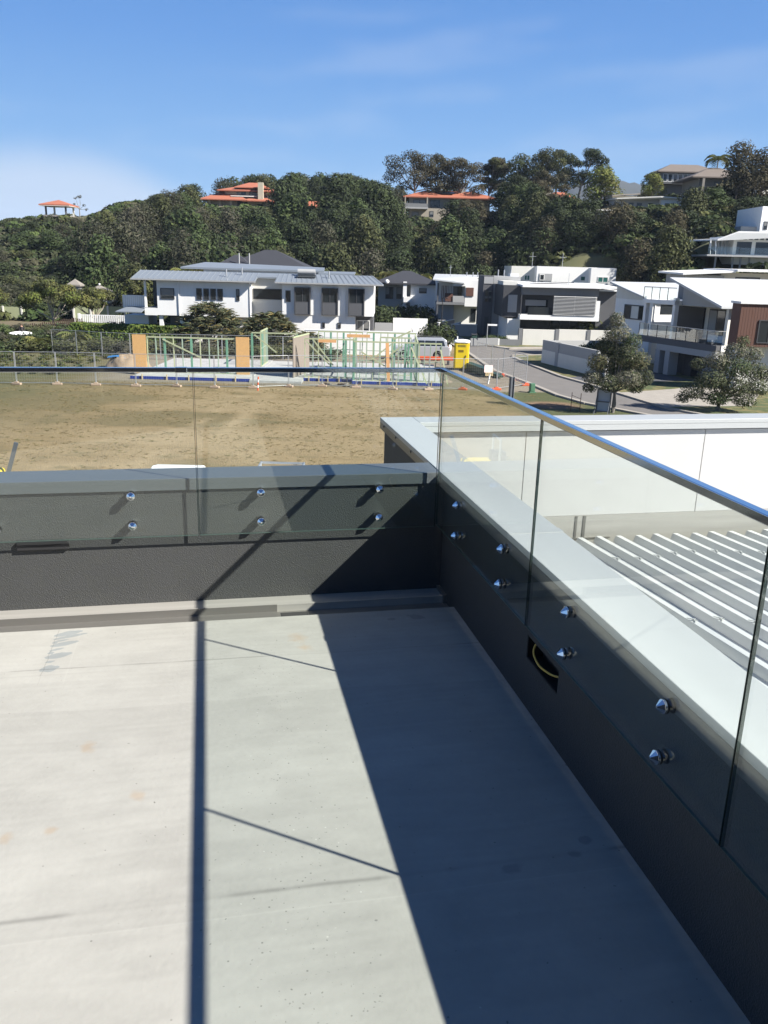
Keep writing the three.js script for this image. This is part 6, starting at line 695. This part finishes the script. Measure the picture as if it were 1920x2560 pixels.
// umbrella shaped beach trees on the left
{
  const mk = (label, u, v, w, h, seed, tones) => { const R = mulberry(seed), cl = []; for (let i = 0; i < 16; i++) { const a = R() * 6.28, r = Math.sqrt(R()) * w * 0.46, y = h * (0.92 - 0.42 * Math.pow(r / (w * 0.5), 2)) - R() * 0.7; cl.push([Math.cos(a) * r, y, Math.sin(a) * r * 0.8, w * 0.125, 0.6]); } const g = thing('beach_tree', label, 'tree', [u, 0, v]); mesh('trunk', trunkGeo(null, [0.1, h * 0.2, 0], 0.14, cl.slice(0, 9), R), M.paleBark, g); mesh('crown', crownGeo(R, cl, 7000, 0.08, 0.19, tones, 0.5), leafMat, g); };
  mk('wide umbrella shaped tree with a forked pale trunk by the paling fence', -36.4, 92, 8.2, 5.4, 81, TONE.lime.concat(TONE.lime, TONE.olive)); mk('umbrella shaped tree beside the pale green screen wall', -33.6, 97, 6.0, 4.8, 82, TONE.lime.concat(TONE.olive)); mk('loose crowned tree at the far left by the beach path', -45.6, 96, 6.2, 5.0, 83, TONE.olive.concat(TONE.lime)); mk('leafy rounded tree against the wood near the white deck screen', -30.5, 104, 4.8, 5.6, 84, TONE.lime.concat(TONE.olive)); mk('low spreading tree at the left edge of the view', -50, 102, 7, 4.4, 85, TONE.mid.concat(TONE.olive));
}
// spiky pandanus clumps
function rosette(L, R, c, n, len, tones, up = 0.5) { for (let i = 0; i < n; i++) { const a = i * 2.4 + R() * 0.7, e = up + (R() - 0.35) * 0.9, l = len * (0.7 + 0.5 * R()), pts = []; const tone = tones[Math.floor(R() * tones.length)], dx = Math.cos(a), dz = Math.sin(a), tl = (R() - 0.5) * 2.4, ct = Math.cos(tl), sy = Math.sin(tl); for (let k = 0; k < 4; k++) { const t = k / 3, hor = l * t * Math.cos(e * (1 - 0.5 * t)); pts.push([c[0] + dx * hor, c[1] + l * (Math.sin(e) * t - 0.55 * t * t), c[2] + dz * hor, -dz * ct, dx * ct, sy]); } L.strip(pts, len * 0.095, tone, 0.8 + 0.4 * R()); } }
function pandanus(label, u, v, w, h, seed, n = 90) { const R = mulberry(seed), L = LeafBuf(), stems = []; for (let i = 0; i < n; i++) { const a = R() * 6.28, r = Math.sqrt(R()), y = (h - 0.5) * Math.sqrt(1 - 0.92 * r * r) * (R() < 0.6 ? 0.92 + 0.12 * R() : 0.3 + 0.6 * R()); const c = [Math.cos(a) * r * w * 0.5, Math.max(0.35, y), Math.sin(a) * r * w * 0.4]; rosette(L, R, c, 18, 0.85, TONE.pandan, 0.85); if (i % 9 === 0) stems.push(bar([c[0] * 0.4, -0.1, c[2] * 0.4], c, 0.08, 0.06, 5)); } const g = thing('pandanus', label, 'shrub', [u, 0, v]); mesh('stem', mrg(stems), M.greyBark, g); mesh('blades', L.geo(true), leafMat, g); }
pandanus('large spiky pandanus clump in front of the long white house', -15.6, 74.2, 5.8, 4.3, 91, 190); pandanus('second spiky pandanus clump beside the grey recessed wall', -10.5, 74.4, 4.8, 3.7, 92, 150); pandanus('low spiky pandanus at the end of the white wall', -7.0, 73.3, 2.4, 2.1, 93, 60); pandanus('spiky clump in the shade of the large pandanus', -13.0, 72.6, 3.2, 2.3, 94, 80);
function palm(label, u, v, base, h, len, seed, group) { const R = mulberry(seed), L = LeafBuf(); for (let i = 0; i < 17; i++) { const a = i * 2.4 + R() * 0.4, e = 0.95 - 1.0 * (i / 17) + 0.2 * R(), dx = Math.cos(a), dz = Math.sin(a), tone = TONE.palm[Math.floor(R() * 3)]; let px = 0, py = h, pz = 0, ang = e; const st = len / 9; for (let k = 0; k < 9; k++) { const qx = px + dx * Math.cos(ang) * st, qy = py + Math.sin(ang) * st, qz = pz + dz * Math.cos(ang) * st; for (const s of [-1, 1]) { const ll = len * 0.32 * Math.sin(Math.PI * (0.18 + 0.75 * k / 9)); const tip = [qx - dz * s * ll + dx * ll * 0.5, qy - ll * 0.35, qz + dx * s * ll + dz * ll * 0.5]; const mid = [(px + tip[0]) / 2, (py + tip[1]) / 2 + 0.05, (pz + tip[2]) / 2]; L.strip([[px, py, pz, dx * 0.7, dz * 0.7, 0.6], [...mid, dx * 0.7, dz * 0.7, 0.6], [...tip, dx, dz]], st * 0.5, tone, 0.75 + 0.5 * R()); } px = qx; py = qy; pz = qz; ang -= 0.24; } } const g = thing('palm', label, 'palm', [u, base, v], 0, group); mesh('trunk', bar([0, -0.4, 0], [0, h, 0], 0.14, 0.1, 8), M.greyBark, g); mesh('fronds', L.geo(true), leafMat, g); }
[[-2.3, 122, 5.4], [-0.4, 123, 6.2], [1.4, 124, 6.0], [3.0, 123, 5.6], [4.4, 125, 5.9]].forEach(([u, v, h], i) => palm('palm with yellow green fronds against the dark slope behind the hip roofed house', u, v, 0.2, h, 2.0, 700 + i, 'palms behind the hip roofed house'));
[[-24.2, 101, 6.2], [-22.6, 103, 6.6], [-20.8, 100.5, 5.8]].forEach(([u, v, h], i) => palm('palm rising behind the left end of the long white house', u, v, 0, h, 1.9, 720 + i, 'palms behind the long house')); palm('feathery palm rising beside the ridge house roof', 57, 158, 20, 7.0, 2.6, 730); palm('low yellowish palm among the dune shrubs by the beach path', -29.0, 70, 0, 0.9, 1.6, 731); palm('broad low palm before the clipped hedge', -27.2, 73, 0, 1.1, 1.7, 732);
// clipped hedge, dune shrubs, garden shrubs
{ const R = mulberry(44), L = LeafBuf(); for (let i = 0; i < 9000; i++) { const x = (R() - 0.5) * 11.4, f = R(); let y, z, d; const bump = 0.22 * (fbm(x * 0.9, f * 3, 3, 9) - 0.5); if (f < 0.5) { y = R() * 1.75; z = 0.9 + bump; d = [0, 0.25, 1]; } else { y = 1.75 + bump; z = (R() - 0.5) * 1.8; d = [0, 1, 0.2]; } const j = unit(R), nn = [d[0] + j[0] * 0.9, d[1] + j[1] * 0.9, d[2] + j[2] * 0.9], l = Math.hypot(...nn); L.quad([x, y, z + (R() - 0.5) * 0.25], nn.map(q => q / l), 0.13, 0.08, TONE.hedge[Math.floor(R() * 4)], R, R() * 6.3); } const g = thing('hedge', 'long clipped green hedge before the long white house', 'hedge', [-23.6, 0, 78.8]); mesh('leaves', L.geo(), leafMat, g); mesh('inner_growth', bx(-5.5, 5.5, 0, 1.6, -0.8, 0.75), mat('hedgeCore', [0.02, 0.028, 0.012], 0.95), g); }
{ const S = (kind, seed, s) => { const R = mulberry(seed), cl = []; for (let i = 0; i < 7; i++) { const a = R() * 6.3, r = R() * 0.8; cl.push([Math.cos(a) * r, 0.35 + R() * 0.4, Math.sin(a) * r, 0.55, 0.42]); } return { crown: crownGeo(R, cl, 1100, 0.06 * s, 0.13 * s, TONE[kind], 0.4), trunk: trunkGeo(null, [0, 0.2, 0], 0.04, cl.slice(0, 4), R), h: 1.1 }; };
  const G = S('grey', 801, 1), O = S('olive', 802, 1), D = S('deep', 803, 1), Mi = S('mid', 804, 1), R = mulberry(805);
  for (let i = 0; i < 40; i++) { const u = -31 + 26 * ((i + R()) / 40), v = 69.5 + R() * 3.2; plantTree('dune_shrub', 'low grey green shrub in the belt behind the rear site fence', R() < 0.45 ? G : R() < 0.5 ? O : D, u, v, 0.6 + 0.5 * R(), { cat: 'shrub', base: 0, wide: 2.0, group: 'shrub belt behind the site' }); }
  for (let i = 0; i < 34; i++) { const u = -50 + 22 * R(), v = 62 + 26 * R(); if (u > -31 && v > 74 && v < 77) continue; if (Math.hypot(u + 33, v - 76) < 2.2) continue; plantTree('dune_shrub', 'scrubby shrub on the dune beside the beach path', [G, O, Mi, D][Math.floor(R() * 4)], u, v, 0.6 + 0.9 * R(), { cat: 'shrub', base: 0, wide: 1.7, group: 'shrubs on the dune' }); }
  [[-0.2, 112, 2.6, Mi], [1.6, 113, 2.0, O], [3.6, 112, 3.0, D], [5.0, 111, 2.8, O], [-1.4, 110, 3.2, D], [4.8, 107, 1.6, D]].forEach(([u, v, h, P]) => plantTree('garden_shrub', 'garden shrub before the hip roofed house at the end of the street', P, u, v, h, { cat: 'shrub', base: 0, group: 'shrubs at the end of the street' }));
  [[14.9, 69.4, 1.5, D], [15.6, 67.6, 1.6, D], [15.4, 71.3, 1.4, D], [16.6, 69, 1.7, D]].forEach(([u, v, h, P]) => plantTree('garden_shrub', 'dark shrub inside the white street wall', P, u + 2.0, v, h + 0.6, { cat: 'shrub', base: 0, group: 'courtyard shrubs' }));
  [[4.2, 84, 2.6, D], [10.6, 89, 1.0, Mi], [11.8, 89.4, 0.9, Mi], [22.6, 92.4, 3.0, O]].forEach(([u, v, h, P], i) => plantTree('garden_shrub', ['dark upright shrub by the courtyard wall', 'clipped green shrub behind the low grey wall', 'clipped green shrub behind the low grey wall', 'leafy shrub at the end of the louvred house'][i], P, u, v, h, { cat: 'shrub', base: 0, group: i === 1 || i === 2 ? 'shrubs behind the low wall' : undefined }));
}
// grass tufts of the rough dune edge: uncountable
{ const R = mulberry(55), L = LeafBuf(); rosette(L, R, [0, 0, 0], 12, 0.42, [[1, 1, 0.8], [0.8, 0.9, 0.6]], 1.0); const n = 2600, im = new THREE.InstancedMesh(L.geo(true), leafMat, n), mm = new THREE.Matrix4(), q = new THREE.Quaternion(), c = new THREE.Color(); for (let i = 0; i < n; i++) { const u = -52 + 30 * R(), v = 56 + 36 * R(), s = 0.5 + 0.9 * R(); mm.compose(site(u, 0, v), q.setFromAxisAngle(UPV, R() * 6), new THREE.Vector3(s, s, s)); im.setMatrixAt(i, mm); const t = TONE[['olive', 'grey', 'mid', 'lime'][Math.floor(R() * 4)]][i % 4]; c.setRGB(...t); im.setColorAt(i, c); } im.name = 'dune_grass'; im.castShadow = im.receiveShadow = true; tag(im, 'rough grass tufts over the dune', 'grass', null, 'stuff'); scene.add(im); }
// dry winter grass standing on the vacant block: uncountable
{ const R = mulberry(56), L = LeafBuf(); rosette(L, R, [0, 0, 0], 7, 0.17, [[1, 1, 1], [0.85, 0.9, 0.85]], 1.0); const n = 8000, im = new THREE.InstancedMesh(L.geo(true), leafMat, n), mm = new THREE.Matrix4(), q = new THREE.Quaternion(), c = new THREE.Color(), pal = [[0.23, 0.165, 0.08], [0.29, 0.215, 0.115], [0.17, 0.135, 0.058], [0.12, 0.115, 0.04]]; let k = 0; while (k < n) { const u = -28 + 41 * R(), v = 24 + 30 * R(); if (u > 9.4 - (v - 52) * 0.25 || Math.hypot((u - 9.6) / 2.6, (v - 48.6) / 1.9) < 0.8) continue; const cl = fbm(u * 0.7, v * 1.1, 3, 102); if (R() > sstep(0.3, 0.62, cl)) continue; const s = 0.3 + 0.5 * R() * cl * 1.6; mm.compose(site(u, 0, v), q.setFromAxisAngle(UPV, R() * 6), new THREE.Vector3(s, s * 0.8, s)); im.setMatrixAt(k, mm); const t = pal[R() < 0.15 ? 3 : Math.floor(R() * 3)]; c.setRGB(...t); im.setColorAt(k, c); k++; } im.name = 'dry_grass'; im.castShadow = im.receiveShadow = true; tag(im, 'tufts of dry winter grass over the vacant block', 'grass', null, 'stuff'); scene.add(im); }
// ---- surfer carrying a board along the beach path
{
  const g = thing('person', 'person in a dark wetsuit carrying a white surfboard under one arm', 'person', [-33.0, 0, 76.2], 0.2);
  const B = [[[0, 1.5, 0], [0, 1.0, 0], 0.115, 0.15], [[0, 1.02, 0], [0, 0.92, 0], 0.15, 0.15], [[-0.17, 1.42, 0], [0.17, 1.42, 0], 0.065, 0.065], [[-0.19, 1.4, 0], [-0.24, 1.12, 0.02], 0.052, 0.042], [[-0.24, 1.12, 0.02], [-0.2, 0.88, 0.12], 0.04, 0.03], [[0.19, 1.4, 0], [0.26, 1.14, 0.04], 0.052, 0.042], [[0.26, 1.14, 0.04], [0.2, 0.92, 0.16], 0.04, 0.03], [[-0.09, 0.92, 0], [-0.16, 0.5, 0.05], 0.085, 0.06], [[-0.16, 0.5, 0.05], [-0.24, 0.09, -0.02], 0.056, 0.038], [[0.09, 0.92, 0], [0.16, 0.5, 0.02], 0.085, 0.06], [[0.16, 0.5, 0.02], [0.2, 0.09, -0.02], 0.056, 0.038], [[-0.24, 0.05, -0.03], [-0.36, 0.035, 0.02], 0.04, 0.028], [[0.2, 0.05, -0.03], [0.08, 0.035, 0.02], 0.04, 0.028], [[0, 1.5, 0], [-0.01, 1.58, 0], 0.055, 0.052], [[-0.01, 1.66, 0], [-0.03, 1.64, 0.0], 0.095, 0.09]];
  const res = 72, mc = new MarchingCubes(res, M.black, false, false, 60000); mc.isolation = 0; const sm = (a, b, k) => { const h = clamp(0.5 + 0.5 * (b - a) / k); return lerp(b, a, h) - k * h * (1 - h); };
  for (let z = 0; z < res; z++) for (let y = 0; y < res; y++) for (let x = 0; x < res; x++) { const p = [(x / res * 2 - 1) * 0.92, (y / res * 2 - 1) * 0.92 + 0.89, (z / res * 2 - 1) * 0.92]; let d = 9; for (const [a, b, r0, r1] of B) { const ab = [b[0] - a[0], b[1] - a[1], b[2] - a[2]], ap = [p[0] - a[0], p[1] - a[1], p[2] - a[2]], t = clamp((ap[0] * ab[0] + ap[1] * ab[1] + ap[2] * ab[2]) / (ab[0] * ab[0] + ab[1] * ab[1] + ab[2] * ab[2])); const q = Math.hypot(ap[0] - ab[0] * t, ap[1] - ab[1] * t, ap[2] - ab[2] * t) - lerp(r0, r1, t); d = d > 8 ? q : sm(d, q, 0.035); } mc.field[z * res * res + y * res + x] = -d; }
  mc.update(); const cnt = mc.count, bg = new THREE.BufferGeometry(); const ps = new Float32Array(mc.positionArray.slice(0, cnt * 3)), ns = new Float32Array(mc.normalArray.slice(0, cnt * 3)); for (let i = 0; i < cnt; i++) { ps[i * 3] *= 0.92; ps[i * 3 + 1] = ps[i * 3 + 1] * 0.92 + 0.89; ps[i * 3 + 2] *= 0.92; } bg.setAttribute('position', new THREE.BufferAttribute(ps, 3)); bg.setAttribute('normal', new THREE.BufferAttribute(ns, 3)); bg.computeVertexNormals();
  const C = new Float32Array(cnt * 3); for (let i = 0; i < cnt; i++) { const y = ps[i * 3 + 1], sk = y > 1.52 || y < 0.07 || (ps[i * 3 + 2] > 0.11 && y < 1.0 && y > 0.84); const c = sk ? [0.34, 0.2, 0.13] : [0.018, 0.015, 0.016]; C.set(c, i * 3); } bg.setAttribute('color', new THREE.BufferAttribute(C, 3)); mesh('body', bg, new THREE.MeshStandardMaterial({ vertexColors: true, roughness: 0.7 }), g);
  mesh('hair', (() => { const s = new THREE.SphereGeometry(0.105, 14, 10, 0, 6.3, 0, 1.75); s.rotateZ(-0.35); s.translate(0.0, 1.68, 0); return s; })(), M.fenceTimber, g);
  const s = thing('surfboard', 'white surfboard held level under the arm of the person in the wetsuit', 'surfboard', [-33.0, 0.95, 76.2 - 0.26], 0.2); s.rotation.order = 'YXZ'; s.rotation.x = -0.85; const sh = new THREE.Shape(); sh.moveTo(-0.98, 0); sh.bezierCurveTo(-0.6, 0.26, 0.3, 0.3, 0.9, 0.1); sh.lineTo(0.93, -0.06); sh.bezierCurveTo(0.3, -0.27, -0.6, -0.24, -0.98, 0); mesh('deck', (() => { const e = new THREE.ExtrudeGeometry(sh, { depth: 0.03, bevelEnabled: true, bevelThickness: 0.018, bevelSize: 0.02, bevelSegments: 3, curveSegments: 20 }); e.translate(0, 0, -0.015); return e; })(), M.white, s); mesh('fin', slabFrom([[0.66, 0.02, 0.12], [0.84, 0.02, 0.12], [0.84, 0.02, 0.035], [0.7, 0.02, 0.035]], 0.012), M.charcoal, s);
}

renderer.render(scene, camera);
